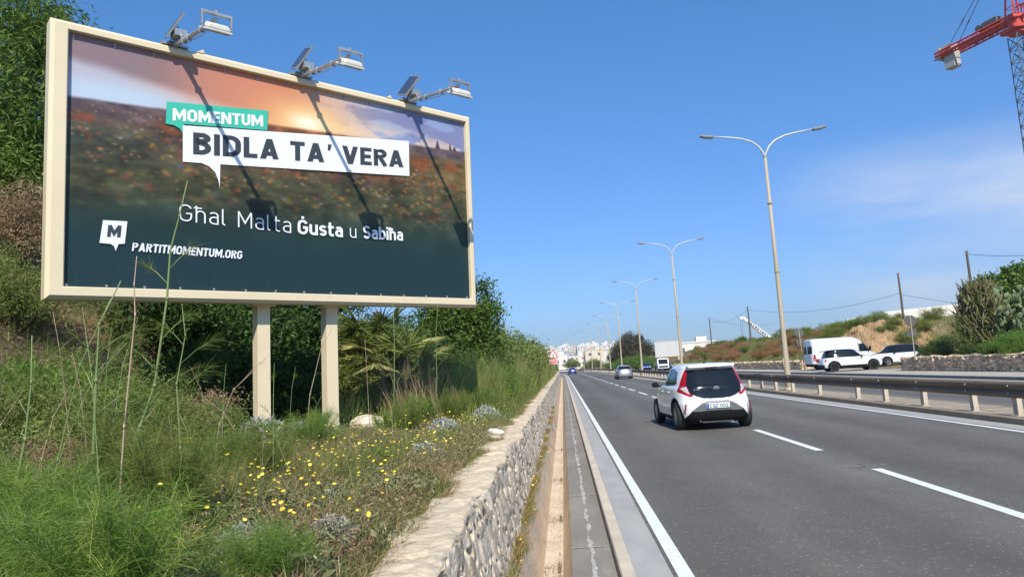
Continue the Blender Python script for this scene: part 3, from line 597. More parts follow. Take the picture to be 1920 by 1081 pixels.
# poster: the printed picture is stored as colours on a fine sheet (u,v in board metres)
PX0, PX1, PZ0, PZ1 = .15, 6.34, .085, 3.30
def poster_paint(u, v):
    """u,v: board metres; returns linear rgb of the printed sunset meadow"""
    rg = np.random.default_rng(12)
    def fb(x, y, s, seed, sx=1.0):
        r2 = np.random.default_rng(seed); o = np.zeros_like(x); a = 1.; tot = 0
        for k in range(5):
            n = 64; tab = r2.random((n, n)); X = x * s * sx * 2 ** k + 7.3 * k; Y = y * s * 2 ** k + 3.1 * k
            i = np.floor(X).astype(int); j = np.floor(Y).astype(int); fx = X - i; fy = Y - j; fx = fx * fx * (3 - 2 * fx); fy = fy * fy * (3 - 2 * fy)
            g = lambda a_, b_: tab[(i + a_) % n, (j + b_) % n]
            o += a * ((g(0, 0) * (1 - fx) + g(1, 0) * fx) * (1 - fy) + (g(0, 1) * (1 - fx) + g(1, 1) * fx) * fy); tot += a; a *= .55
        return o / tot
    def C3(c): return np.array(c, float)
    def lerp(a, b, t): return a + (b - a) * np.clip(t, 0, 1)[..., None]
    hz = .92 - .045 * (u - .2) + .006 * (fb(u, v * 0, 9, 1) - .5) * 2                     # horizon
    # sky
    rr = np.hypot((u - 3.32) * .62, (v - .68) * 1.25)
    sky = lerp(C3((186, 184, 196)) + 0 * u[..., None], C3((232, 160, 118)), 1 - np.abs(u - 2.7) / 1.9)
    sky = lerp(sky, C3((142, 158, 196)), ss(3.9, 5.2, u)); sky = lerp(sky, C3((190, 205, 222)), ss(.55, .78, v) * (1 - ss(1.0, 2.2, u)))
    dg = v - (.42 + .11 * u) + .08 * (fb(u, v, 1.5, 3) - .5)
    sky = lerp(sky, C3((140, 118, 122)), (1 - ss(-.10, .08, dg)) * (1 - ss(1.2, 2.6, u)) * .95)
    sky = lerp(sky, C3((206, 128, 100)), (1 - ss(-.1, .12, dg)) * ss(.9, 2.2, u) * (1 - ss(3.0, 3.7, u)) * .8)
    st = fb(u, v, 3.4, 5, .30); cl = ss(.50, .60, st) * ss(3.1, 3.9, u)
    sky = lerp(sky, C3((116, 110, 146)), cl * .5 * (1 - ss(.5, .85, v) * .5)); sky = lerp(sky, C3((240, 206, 176)), ss(.52, .60, fb(u, v, 4.4, 8, .28)) * ss(3.3, 4.0, u) * ss(.35, .7, v) * .75)
    sky = lerp(sky, C3((238, 170, 132)), ss(.56, .66, fb(u, v, 2.4, 15, .4)) * (1 - ss(1.0, 2.0, u)) * ss(.6, .75, v) * .8)
    sky = lerp(sky, C3((255, 206, 130)), np.exp(-(rr / .42) ** 2) * .95); sky = lerp(sky, C3((255, 246, 220)), np.exp(-(rr / .17) ** 2))
    # meadow
    dpt = np.clip((v - hz) / (3.26 - hz), 0, 1)
    near = np.exp(-((u - 3.2) / 1.9) ** 2)
    gnd = lerp(C3((112, 98, 106)) + 0 * u[..., None], C3((186, 116, 74)), near ** 1.6)
    gnd = lerp(gnd, C3((104, 88, 70)), ss(.03, .18, dpt)); gnd = lerp(gnd, C3((120, 102, 64)), ss(.03, .12, dpt) * ss(4.0, 5.4, u)); gnd = lerp(gnd, C3((74, 80, 68)), ss(.08, .2, dpt) * (1 - ss(.8, 2.0, u))); gnd = lerp(gnd, C3((120, 80, 55)), near * ss(.05, .12, dpt) * (1 - ss(.2, .4, dpt)) * .6)
    gnd = lerp(gnd, C3((84, 84, 58)), ss(.2, .40, dpt)); gnd = lerp(gnd, C3((48, 72, 66)), ss(.42, .66, dpt)); gnd = lerp(gnd, C3((41, 70, 76)), ss(.6, .8, dpt))
    nz = fb(u, v, 3.2, 21, .7); gnd = gnd * (1 + (.6 * (nz - .5)) * (1 - ss(.5, .85, dpt)))[..., None]
    gnd = gnd * (1 + .8 * (fb(u, v, 13, 22, .45) - .5) * (1 - ss(.45, .7, dpt)))[..., None]
    # distant scrub line and small trees on the skyline
    dark = ss(0, .02, dpt) * (1 - ss(.05, .09, dpt)) * (fb(u, v, 8, 24, .7) > .47); gnd = lerp(gnd, C3((88, 72, 74)), dark * .25); gnd = lerp(gnd, C3((176, 88, 52)), ss(.05, .10, dpt) * (1 - ss(.2, .32, dpt)) * ss(.55, .66, fb(u, v, 6, 27, .5)) * .6)
    gnd = gnd * (.84 - .04 * ss(.3, .8, dpt))[..., None]; col = lerp(sky, gnd, ss(-.020, .028, v - hz))
    for tu, tw, th in ((5.70, .045, .13), (5.97, .03, .12), (6.06, .035, .05)):
        hzt = .90 - .045 * (tu - .2); m = (np.abs(u - tu) < tw * np.clip((v - (hzt - th)) / th, .1, 1)) & (v > hzt - th) & (v < hzt + .04); col = np.where(m[..., None], C3((84, 74, 84)), col)
    # flowers: soft dabs
    fl = [((196, 84, 52), 46), ((202, 120, 56), 60), ((214, 150, 80), 60), ((150, 52, 48), 40), ((96, 92, 150), 36), ((190, 176, 140), 46), ((128, 130, 60), 80)]
    for c, n in fl:
        for _ in range(n * 2):
            d0 = rg.random() ** 1.2 * .55 + .06; uu = .2 + 6.0 * rg.random(); vv = .84 + d0 * 2.3
            if abs(uu - 3.2) > 2.6 and rg.random() < .3: continue
            s_ = .008 + .036 * d0 * (.35 + rg.random()); al = (.34 + .42 * rg.random()) * (1 - .85 * ss(.3, .6, d0))
            i0, i1 = np.searchsorted(u[0], [uu - 3 * s_, uu + 3 * s_]); j0, j1 = np.searchsorted(v[:, 0], [vv - 3 * s_, vv + 3 * s_])
            if i1 <= i0 or j1 <= j0: continue
            U2 = u[j0:j1, i0:i1]; V2 = v[j0:j1, i0:i1]; e = np.exp(-(((U2 - uu) / (s_ * 1.6)) ** 2 + ((V2 - vv) / s_) ** 2)) * al
            col[j0:j1, i0:i1] = lerp(col[j0:j1, i0:i1], C3(c), e)
    # soft dark halo printed round the slogan boxes
    c = np.clip(col, 0, 255) / 255.
    return np.where(c <= .04045, c / 12.92, ((c + .055) / 1.055) ** 2.4)
nu, nv = 620, 322
uu = np.linspace(PX0, PX1, nu); vv = np.linspace(PZ0, PZ1, nv); V_, U_ = np.meshgrid(vv, uu, indexing='ij')
crease = .006 * np.sin(U_ * 1.7 + 1) * np.sin(V_ * 1.1) + .004 * np.sin((U_ - V_) * 14) * np.exp(-(((U_ - .25) / .35) ** 2 + ((V_ - 3.2) / .35) ** 2))
for k, gx in enumerate(np.linspace(.3, 6.2, 16)): crease += .0035 * np.exp(-((U_ - gx - (3.26 - V_) * .25 * math.sin(k * 2.1)) / .03) ** 2) * np.exp(-(3.26 - V_) / .22)
PLv = np.stack([U_ - 3.1, .075 + crease - .15, 5.40 - V_], -1)
po = MB(); po.grid(PLv); po_o = po.build('poster', None, bb, smooth=True)
rgb = poster_paint(U_, V_).reshape(-1, 3) * .9; ca = po_o.data.color_attributes.new('print', 'FLOAT_COLOR', 'POINT'); ca.data.foreach_set('color', np.concatenate([rgb, np.ones((len(rgb), 1))], 1).astype(np.float32).reshape(-1))
m = bpy.data.materials.new('printed vinyl'); m.use_nodes = True; at = m.node_tree.nodes.new('ShaderNodeAttribute'); at.attribute_name = 'print'
pb = m.node_tree.nodes['Principled BSDF']; m.node_tree.links.new(at.outputs['Color'], pb.inputs['Base Color']); pb.inputs['Roughness'].default_value = .42; pb.inputs['Specular IOR Level'].default_value = .3
po_o.data.materials.append(m)
hem = MB()                                                     # the dark gap and rope behind the vinyl edge
hem.box(bl(BW / 2, .135, BH / 2), (BW - .12, .02, BH - .1)); hem.build('gap_liner', M_dark, bb)
def PF(off):                                                    # drawing on the poster: board metres -> local, off metres proud of it
    return lambda u, v: bl(u, .064 - off, v)
M_ink_w = mat('white print', (.80, .82, .86), .42, spec=.3); M_ink_t = mat('turquoise print', S((66, 186, 160))[:3], .42, spec=.3); M_ink_d = mat('slate print', (.048, .058, .068), .42, spec=.3)
def flat(mb, pts, off): f = PF(off); b = mb.n; mb.add([f(*p) for p in pts]); mb.poly.append([b + k for k in range(len(pts))][::-1]); return mb
g_ = flat(MB(), [(1.328, .765), (2.705, .613), (2.686, .908), (1.545, 1.03), (1.535, 1.16), (1.49, 1.10), (1.42, 1.07), (1.316, 1.068)], .004).build('turquoise_box', M_ink_t, po_o)
tipc = [(2.0 - .19 * math.cos(math.radians(a)) , 1.80 - .27 * math.sin(math.radians(a))) for a in range(90, -1, -15)]
wb = flat(MB(), [(1.53, 1.052), (5.106, .652), (5.098, 1.248), (2.02, 1.510), (2.012, 1.84), (1.995, 1.74), (1.95, 1.63), (1.87, 1.56), (1.77, 1.53), (1.531, 1.548)], .006).build('white_speech_box', M_ink_w, po_o)
def sloped(x0, x1, b0, b1, cap0, cap1, W, off, italic=0.0):
    f = PF(off)
    def g(x, y, z):
        t = x / W; cap = cap0 + (cap1 - cap0) * t; u = x0 + (x1 - x0) * t + italic * y * cap; v = b0 + (b1 - b0) * t - y * cap; p = f(u, v); return (p[0], p[1] - .0003 * z, p[2])
    return g
def lettering(name, s, x0, x1, b0, b1, cap0, cap1, w, sp, m_, parent, off, italic=0.0):
    mb = MB(); write(mb, s, sloped(x0, x1, b0, b1, cap0, cap1, text_width(s, w, sp), off, italic), w, sp); return mb.build(name, m_, parent)
lettering('lettering', 'MOMENTUM', 1.40, 2.625, 1.012, .868, .168, .165, .21, .075, M_ink_w, po_o, .009)
lettering('lettering', "BIDLA TA' VERA", 1.66, 4.985, 1.425, 1.118, .302, .276, .205, .095, M_ink_d, po_o, .010)
lettering('lettering', 'Għal Malta', 1.49, 3.03, 2.345, 2.38, .225, .225, .075, .17, M_ink_w, po_o, .006)
lettering('lettering', 'Ġusta', 3.13, 3.86, 2.385, 2.375, .215, .215, .17, .085, M_ink_w, po_o, .006)
lettering('lettering', 'u', 3.98, 4.09, 2.37, 2.37, .205, .205, .08, .15, M_ink_w, po_o, .006)
lettering('lettering', 'Sabiħa', 4.21, 4.94, 2.365, 2.345, .205, .20, .165, .085, M_ink_w, po_o, .006)
lettering('lettering', 'PARTITMOMENTUM.ORG', .925, 2.31, 2.785, 2.805, .108, .112, .19, .09, M_ink_w, po_o, .006, .12)
bub = flat(MB(), [(.600, 2.425), (.872, 2.415), (.845, 2.70), (.775, 2.71), (.745, 2.80), (.725, 2.74), (.69, 2.715), (.565, 2.71)], .005).build('logo_bubble', M_ink_w, po_o)
lettering('lettering', 'M', .645, .795, 2.63, 2.625, .150, .150, .24, 0, M_ink_d, po_o, .008, .08)
# eyelets along the hem
def eyelet_mesh():
    e = MB(); n = 8; an = np.linspace(0, 2 * math.pi, n, endpoint=False); P = np.stack([np.stack([r_ * np.cos(an), np.full(n, y), r_ * np.sin(an)], -1) for r_, y in ((.017, 0.004), (.013, -.006), (.007, -.004))], 0); e.grid(P, closed_u=True)
    e.box((0, .004, -.02), (.008, .006, .05)); return e
em = eyelet_mesh().build('eyelet', M_galv, po_o)
spots = [(x, 3.235) for x in np.linspace(.22, 6.22, 15)] + [(x, .15) for x in np.linspace(.25, 6.22, 14)] + [(.19, y) for y in np.linspace(.6, 2.9, 6)] + [(6.29, y) for y in np.linspace(.45, 2.95, 8)]
for k, (x, v) in enumerate(spots):
    o = em if k == 0 else em.copy()
    if k: C.objects.link(o); o.parent = po_o
    o.location = bl(x, .062, v)
# three arms, each with a floodlight and a solar panel
M_pv = mat('solar cells', (.045, .055, .09), .25, spec=.6, var=.3, scale=25)
M_lens = mat('lamp glass', (.30, .29, .26), .2, spec=.6)
TH = BR.transposed() @ SUN_DIR
for i, x in enumerate((1.42, 3.21, 5.10)):
    dx = (.03, -.0, -.05)[i]; a = MB(); r0 = Vector(bl(x, .15, -.02)); tip = Vector(bl(x + dx, -1.42, .19))
    a.box(bl(x, .14, -.025), (.34, .24, .03)); a.box(bl(x, .14, -.06), (.12, .12, .07))
    a.tube([r0 + Vector((0, 0, .02)), r0.lerp(tip, .5) + Vector((0, 0, .0)), tip], [.032, .03, .03], 8)
    a.tube([r0.lerp(tip, .12) + Vector((0, 0, .10)), r0.lerp(tip, .34) + Vector((0, 0, .03))], .012, 5)
    for t in (.3, .42, .7, .86): q = r0.lerp(tip, t); a.box(q, (.075, .02, .075))
    q = r0.lerp(tip, .28); a.tube([q + Vector((.02, 0, -.035)), q.lerp(tip, .5) + Vector((.03, 0, -.055)), tip + Vector((.02, .05, -.03))], .006, 4)
    ao = a.build('floodlight_arm', M_galv, bb)
    br = MB(); br.box(tip + Vector((.0, -.03, .055)), (.36, .045, .03)); 
    for sx in (-1, 1): br.box(tip + Vector((.17 * sx, -.04, -.03)), (.015, .04, .17))
    br.tube([tip + Vector((0, -.03, .06)), tip + Vector((0, -.03, .10))], .02, 6); br.build('yoke', M_galv, ao)
    h = MB(); R = Euler((math.radians(24), 0, 0)).to_matrix()
    def hp(v): return R @ Vector(v) + tip + Vector((0, -.04, -.105))
    h.box(hp((0, 0, 0)), (.29, .24, .07), rot=[list(r_) for r_ in R], taper=(.8, .75), bev=.02); h.box(hp((0, 0, -.045)), (.31, .26, .03), rot=[list(r_) for r_ in R], bev=.008)
    ho = h.build('floodlight', M_lampw, ao)
    l_ = MB(); l_.box(hp((0, 0, -.063)), (.25, .19, .012), rot=[list(r_) for r_ in R]); l_.build('lamp_glass', M_lens, ho)
    # panel leans back towards the sun
    s_ = MB(); wn = Vector((-.62, -.61, .50)).normalized(); wb_ = Vector((.63, 0, .78)); wb_ = (wb_ - wn * wb_.dot(wn)).normalized(); wc = wn.cross(wb_); Tt = BR.transposed(); pr = Matrix((Tt @ wb_, Tt @ wc, Tt @ wn)).transposed(); pc = Vector(bl(x - .02, -.02, -.27))
    s_.box(pc, (.40, .46, .028), rot=[list(r_) for r_ in pr]); so = s_.build('solar_panel', M_galv, ao)
    s2 = MB(); s2.box(pc + pr @ Vector((0, 0, .016)), (.36, .42, .006), rot=[list(r_) for r_ in pr]); s2.build('solar_cells', M_pv, so)
    s3 = MB(); s3.tube([Vector(bl(x, .05, -.05)), pc], .014, 5); s3.tube([Vector(bl(x, -.25, -.03)), pc + Vector((0, -.12, -.06))], .010, 5); s3.box(Vector(bl(x, -.13, -.10)), (.15, .20, .09)); s3.build('panel_bracket', M_galv, ao)
for x in (1.75, 4.72): 
    s_ = MB(); s_.prism([(x - 3.1 - .05, 5.40), (x - 3.1 + .05, 5.40), (x - 3.1 + .03, 5.45)], -.13, -.10, 'y'); s_.build('frame_lug', M_cream, bb)

# ------------------------------------------------------------------ vehicles
def pchip(x, y, xn):
    x = np.asarray(x, float); y = np.asarray(y, float); h = np.diff(x); d = np.diff(y) / h; m = np.zeros(len(x))
    m[1:-1] = np.where(d[:-1] * d[1:] > 0, 2 * d[:-1] * d[1:] / (d[:-1] + d[1:] + 1e-12), 0); m[0] = d[0]; m[-1] = d[-1]
    i = np.clip(np.searchsorted(x, xn) - 1, 0, len(x) - 2); t = (xn - x[i]) / h[i]
    return y[i] * (1 + 2 * t) * (1 - t) ** 2 + h[i] * m[i] * t * (1 - t) ** 2 + y[i + 1] * t * t * (3 - 2 * t) + h[i] * m[i + 1] * t * t * (t - 1)
def inpoly(px, pz, poly):
    r = np.zeros(px.shape, bool); n = len(poly)
    for i in range(n):
        (x1, y1), (x2, y2) = poly[i], poly[(i + 1) % n]
        if y1 == y2: continue
        r ^= ((y1 > pz) != (y2 > pz)) & (px < (x2 - x1) * (pz - y1) / (y2 - y1) + x1)
    return r
def shell(slices, nt, nphi):
    """slices: (z_rear, z_front, y_rear, y_front, halfwidth, n_rear, n_front, taper_front)"""
    Sx = np.array(slices, float); k = np.arange(len(Sx)); t = np.linspace(0, len(Sx) - 1, nt)
    zr, zf, yr, yf, w, nr, nf, tf = [pchip(k, Sx[:, j], t)[:, None] for j in range(8)]
    ph = np.linspace(0, 2 * np.pi, nphi, endpoint=False); ph = ph + .0 * ph; c, s = np.cos(ph)[None], np.sin(ph)[None]
    n = np.where(s < 0, nr, nf); e = 2 / n
    # even spacing round the contour
    X = w * np.sign(c) * np.abs(c) ** e; Yl = np.sign(s) * np.abs(s) ** e; yc = (yr + yf) / 2; Y = yc + (yf - yr) / 2 * Yl
    q = np.clip((Y - 0) / 2.2, 0, 1.2); X = X * (1 - tf * q ** 2); Z = zr + (zf - zr) * np.clip((Y - yr) / np.maximum(yf - yr, 1e-6), 0, 1)
    return np.stack([X, Y, Z], -1)
def resample(P, n):
    out = []
    for row in P:
        r = np.concatenate([row, row[:1]]); d = np.concatenate([[0], np.cumsum(np.linalg.norm(np.diff(r, axis=0), axis=1))]); 
        if d[-1] < 1e-5: out.append(np.repeat(row[:1], n, 0)); continue
        s = np.linspace(0, d[-1], n, endpoint=False); out.append(np.stack([np.interp(s, d, r[:, k]) for k in range(3)], -1))
    return np.array(out)
def wheel(parent, x, y, r, wd, m_rim, spokes=7, detail=True, side=1):
    t = MB(); n = 28 if detail else 14; an = np.linspace(0, 2 * math.pi, n, endpoint=False)
    prof = [(.60 * r, -.5), (.93 * r, -.5), (r, -.38), (r, .38), (.93 * r, .5), (.68 * r, .5), (.64 * r, .42)]
    P = np.stack([np.stack([np.full(n, x + side * p[1] * wd), y + p[0] * np.cos(an), r + p[0] * np.sin(an)], -1) for p in prof], 0); t.grid(P, closed_u=True)
    w = t.build('wheel', M_tyre, parent, smooth=False)
    rm = MB(); prof = [(.64 * r, .42), (.60 * r, .36), (.54 * r, .22), (.0, .18)]
    P = np.stack([np.stack([np.full(n, x + side * p[1] * wd), y + p[0] * np.cos(an), r + p[0] * np.sin(an)], -1) for p in prof[:3]], 0); rm.grid(P, closed_u=True)
    if detail:
        for k in range(spokes):
            a = 2 * math.pi * k / spokes; ca, sa = math.cos(a), math.sin(a); m = r * .31; R = [(1, 0, 0), (0, ca, -sa), (0, sa, ca)]
            rm.box((x + side * .30 * wd, y + ca * m, r + sa * m), (.05 * 1, r * .58, r * .13), rot=R)
        rm.tube([(x + side * .2 * wd, y, r), (x + side * .38 * wd, y, r)], r * .13, 10)
    else: rm.tube([(x + side * .2 * wd, y, r), (x + side * .34 * wd, y, r)], r * .40, 8)
    rm.build('rim', m_rim, w); hb = MB(); hb.tube([(x - side * .2 * wd, y, r), (x + side * .12 * wd, y, r)], r * .6, n); hb.build('brake_disc', M_under, w)
    return w
def paint(name, c, metal=0.0): return mat(name, c, .32, metal=metal, spec=.5, coat=.8)
M_wp = paint('white car paint', (.72, .72, .70)); M_tyre = mat('tyre rubber', (.018, .018, .019), .8, bump=.2, bscale=60); M_under = mat('car underside', (.008, .008, .008), .9)
M_glass = mat('dark car glass', (.010, .013, .015), .07, spec=.35); M_trim = mat('black plastic trim', (.010, .010, .011), .7, spec=.18); M_gblack = mat('gloss black panel', (.010, .014, .018), .14, spec=.3)
M_red = mat('red lamp lens', (.36, .006, .014), .3, spec=.35); M_redb = mat('dark red reflector', (.16, .02, .03), .3, spec=.6); M_clear = mat('clear lamp lens', (.55, .50, .50), .15, spec=.8, coat=.5)
M_greyp = mat('grey bumper panel', (.13, .135, .14), .4); M_silver = mat('silver alloy', (.42, .43, .44), .35, metal=.7); M_darkrim = mat('dark alloy', (.03, .03, .032), .4, metal=.5); M_plate = mat('number plate', (.70, .74, .76), .5); M_blueband = mat('plate blue band', (.02, .08, .40), .5); M_ink = mat('plate ink', (.02, .025, .04), .5)
M_wp2 = paint('bright white car paint', (.83, .83, .82)); M_silverp = paint('silver car paint', (.36, .37, .38), .5); M_bluep = paint('blue car paint', (.012, .035, .26)); M_navyp = paint('dark blue car paint', (.02, .035, .10)); M_headl = mat('headlamp glass', (.60, .62, .64), .1, spec=.9, coat=.6)

def vehicle(root, slices, classify, mats, wheels, arch, nt=110, nphi=260, lift=None, inner=None, wdet=True, wr=.31, ww=.20, rim=None, spokes=7):
    """shell split into parts by classify(x,y,z,nx,ny,nz) -> names; wheels [(x,y)]"""
    P = resample(shell(slices, nt, nphi * 3), nphi); m, n = P.shape[:2]
    idx = np.arange(m * n).reshape(m, n); idx = np.concatenate([idx, idx[:, :1]], 1)
    q = np.stack([idx[:-1, :-1], idx[:-1, 1:], idx[1:, 1:], idx[1:, :-1]], -1).reshape(-1, 4); V = P.reshape(-1, 3)
    cen = V[q].mean(1); nn = unit(np.cross(V[q[:, 2]] - V[q[:, 0]], V[q[:, 3]] - V[q[:, 1]]))
    part = classify(cen, nn)
    for (wx, wy) in wheels:
        d = np.hypot(cen[:, 1] - wy, cen[:, 2] - wr); sd = (np.abs(cen[:, 0]) > .45) & (np.sign(cen[:, 0]) == np.sign(wx)) & (cen[:, 2] < wr + arch + .1)
        if 'arch_trim' in mats: part = np.where(sd & (d < arch + .055) & (d >= arch), 'arch_trim', part)
        part = np.where(sd & (d < arch), '', part)
    objs = {}
    for nm in mats:
        f = q[part == nm]
        if not len(f): continue
        u, inv = np.unique(f, return_inverse=True); b = MB(); b.add(V[u], inv.reshape(-1, 4)); base = nm.split('.')[0]
        objs[nm] = b.build(base, mats[nm], root, smooth=True)
    if inner:
        b = MB()
        for c, s in inner: b.box(c, s)
        b.build('underbody', M_under, root)
    for (wx, wy) in wheels: wheel(root, wx, wy, wr, ww, rim or M_silver, spokes, wdet, side=1 if wx > 0 else -1)
    return objs

def number_plate(parent, y, z, text, w=.52, h=.115, rear=True, x=0.0):
    p = MB(); p.box((x, y, z), (w, .012, h), bev=.004); o = p.build('number_plate', M_plate, parent)
    b = MB(); b.sheet(0, 0, 0, 0, 0) if False else b.add([(x - w / 2 + .006, y - .0095, z - h / 2 + .006), (x - w / 2 + .05, y - .0095, z - h / 2 + .006), (x - w / 2 + .05, y - .0095, z + h / 2 - .006), (x - w / 2 + .006, y - .0095, z + h / 2 - .006)], [(0, 1, 2, 3)]); b.build('blue_band', M_blueband, o)
    tw = text_width(text, .17, .14); cap = .078; k = (w - .10) / tw; t = MB()
    write(t, text, lambda a, b_, d: (x - w / 2 + .07 + a * k, y - .0085 - .0003 * d, z - cap / 2 + b_ * cap), .17, .14); t.build('lettering', M_ink, o)
    return o

# --- the white city crossover ahead
AYX = [  # zr, zf, yr, yf, w, n_rear, n_front, taper
 (.19, .19, -1.70, 1.66, .74, 5, 5, .06), (.26, .25, -1.79, 1.78, .825, 5.5, 5, .07), (.42, .42, -1.84, 1.84, .862, 5.5, 4.5, .08), (.58, .58, -1.845, 1.85, .870, 5.5, 4.2, .09),
 (.72, .70, -1.80, 1.83, .868, 5, 4, .10), (.84, .80, -1.765, 1.78, .858, 4.8, 3.8, .11), (.93, .89, -1.745, 1.66, .842, 4.6, 3.6, .12), (.985, .955, -1.725, 1.46, .818, 4.4, 3.5, .12), (1.02, 1.00, -1.70, .98, .790, 4.2, 3.6, .10),
 (1.12, 1.10, -1.64, .80, .758, 4.2, 3.6, .08), (1.25, 1.24, -1.56, .58, .712, 4.2, 3.6, .06), (1.38, 1.37, -1.475, .34, .662, 4.4, 3.8, .04), (1.445, 1.44, -1.44, .20, .628, 4.6, 4, .02), (1.487, 1.485, -1.39, .06, .565, 4.2, 3.6, .0), (1.505, 1.51, -1.22, -.10, .42, 3, 3, 0), (1.512, 1.518, -.8, -.35, .2, 2.4, 2.4, 0), (1.514, 1.519, -.62, -.5, .02, 2, 2, 0)]
def cls_hatch(c, n):
    x, y, z = c[:, 0], c[:, 1], c[:, 2]; ax = np.abs(x); nx, ny, nz = n.T; p = np.full(len(x), 'body', dtype='U16')
    rear = y < -1.30
    side = (np.abs(nx) > .55) & (z > .95)
    win = inpoly(y, z, [(-1.16, 1.06), (-1.02, 1.34), (-.55, 1.415), (-.05, 1.405), (.42, 1.18), (.66, 1.035), (.60, .985), (-.5, 1.00), (-1.05, 1.03)])
    pil = (np.abs(y + .28) < .035)
    p = np.where(side & win & (y > -1.2), 'side_window', p); p = np.where(side & win & pil, 'window_pillar', p)
    wind = (ny > .35) & (z > 1.03) & (z < 1.40) & (ax < .62 - (z - 1.03) * .12) & (y > 0); p = np.where(wind, 'windscreen', p)
    hatch = inpoly(ax, z, [(0, 1.375), (.56, 1.375), (.62, 1.20), (.66, 1.02), (.66, .92), (.60, .84), (.44, .765), (.30, .72), (0, .705)])
    lamp = inpoly(ax, z, [(.515, 1.385), (.60, 1.385), (.66, 1.26), (.71, 1.11), (.90, 1.04), (.90, .96), (.80, .885), (.60, .765), (.50, .77), (.57, .84), (.60, .93), (.625, 1.03), (.58, 1.2)])
    clear = inpoly(ax, z, [(.625, 1.0), (.70, .985), (.745, .955), (.70, .90), (.585, .815), (.60, .88)])
    sp = rear & (y < -1.33)
    p = np.where(sp & hatch, 'hatch_glass', p); p = np.where(sp & lamp, np.where(x < 0, 'tail_light.l', 'tail_light.r'), p); p = np.where(sp & lamp & clear, np.where(x < 0, 'clear_lens.l', 'clear_lens.r'), p)
    gp = inpoly(ax, z, [(0, .665), (.24, .665), (.34, .63), (.585, .455), (0, .455)]); bp = inpoly(ax, z, [(0, .455), (.585, .455), (.73, .275), (.95, .275), (.95, .0), (0, .0)])
    p = np.where((y < -1.55) & gp, 'grey_panel', p); p = np.where((y < -1.45) & bp, 'rear_bumper', p)
    p = np.where((z < .31) & (y >= -1.45) & (y < 1.5), 'sill', p); p = np.where((y > 1.5) & inpoly(ax, z, [(0, .62), (.55, .62), (.7, .4), (.7, .2), (0, .2)]), 'front_grille', p)
    p = np.where((y > 1.45) & inpoly(ax, z, [(.52, .78), (.8, .84), (.85, .68), (.5, .66)]), np.where(x < 0, 'headlight.l', 'headlight.r'), p)
    return p
hc_yaw = 0.0
hc = empty('hatchback_car', (3.40, 18.95, 0), .06, 'nearest car, a white small hatchback with black tailgate and red claw shaped tail lights', 'car'); hc.scale = (1.02, 1.0, 1.02)
W4 = [(-.755, -1.20), (.755, -1.20), (-.755, 1.23), (.755, 1.23)]
hp_ = vehicle(hc, AYX, cls_hatch, {'body': M_wp2, 'side_window': M_glass, 'window_pillar': M_trim, 'windscreen': M_glass, 'hatch_glass': M_gblack, 'tail_light.l': M_red, 'tail_light.r': M_red, 'clear_lens.l': M_clear, 'clear_lens.r': M_clear, 'grey_panel': M_greyp, 'rear_bumper': M_trim, 'sill': M_trim, 'arch_trim': M_trim, 'front_grille': M_trim, 'headlight.l': M_headl, 'headlight.r': M_headl},
   W4, .365, nt=250, nphi=560, inner=[((0, 0, .42), (1.18, 3.3, .50)), ((0, 0, .50), (1.62, 1.7, .45)), ((0, -.35, 1.2), (1.0, 1.0, .1))], wr=.325, ww=.205, spokes=9)
b = hp_['body']
for k in ('clear_lens.l', 'clear_lens.r'): hp_[k].parent = hp_['tail_light.' + k[-1]]
q = MB(); q.box((0, -1.455, 1.452), (1.10, .20, .045), bev=.018); q.box((0, -1.535, 1.438), (1.04, .06, .05), bev=.012); q.build('roof_spoiler', M_wp2, b)
q = MB(); q.box((0, -1.50, 1.398), (.26, .05, .026)); q.build('brake_light', M_redb, b)
q = MB(); q.box((0, -1.815, .445), (1.12, .05, .02)); q.build('bumper_lip', M_greyp, b)
number_plate(hc, -1.862, .555, 'CQZ 002')
q = MB(); q.box((0, -1.735, .90), (.30, .05, .02)); q.tube([(-.12, -1.70, .99), (.16, -1.685, 1.03)], .009, 5); q.box((.13, -1.745, .885 - .06), (.1, .03, .035), bev=.01); q.build('rear_wiper', M_trim, hp_['hatch_glass'])
def ell(rx, rz, th, c, n=18, y=-1.742):
    e = MB(); an = np.linspace(0, 2 * math.pi, n, endpoint=False); P = np.stack([np.stack([c[0] + (rx + d) * np.cos(an), np.full(n, y), c[1] + (rz + d) * np.sin(an)], -1) for d in (-th, th)], 0); e.grid(P, closed_u=True); return e
e = ell(.062, .043, .006, (.02, .935), y=-1.757); e2 = ell(.022, .040, .005, (.02, .935), y=-1.758); e.add(e2.v[0], e2.q[0]); e3 = ell(.042, .016, .005, (.02, .95), y=-1.759); e.add(e3.v[0], e3.q[0]); e.build('badge', mat('chrome', (.75, .75, .76), .15, metal=1.0), hp_['hatch_glass'])
t = MB(); write(t, 'AYGO X', lambda a, b_, d: (-.50 + a * .052, -1.752 - .0004 * d - .004, .905 + b_ * .032), .2, .16); t.build('lettering', M_silver, hp_['hatch_glass'])
for sx in (-1, 1):
    q = MB(); q.prism([(sx * .700, .62), (sx * .735, .60), (sx * .765, .40), (sx * .745, .38)], -1.80, -1.835, 'y'); q.build('reflector', M_redb, hc)
    q = MB(); q.box((sx * .93, .62, 1.02), (.18, .11, .13), bev=.035, taper=(.85, .9)); q.tube([(sx * .78, .64, .97), (sx * .88, .63, .98)], .025, 6); q.build('door_mirror', M_trim, hc)
    for y in (-.62, .12): q = MB(); q.box((sx * .868, y, .865), (.03, .17, .03), bev=.01); q.build('door_handle', M_wp, hc)
q = MB(); q.tube([(-.02, -1.0, 1.51), (-.02, -1.16, 1.72)], .006, 5); q.box((-.02, -1.0, 1.515), (.05, .09, .025)); q.build('aerial', M_trim, hc)
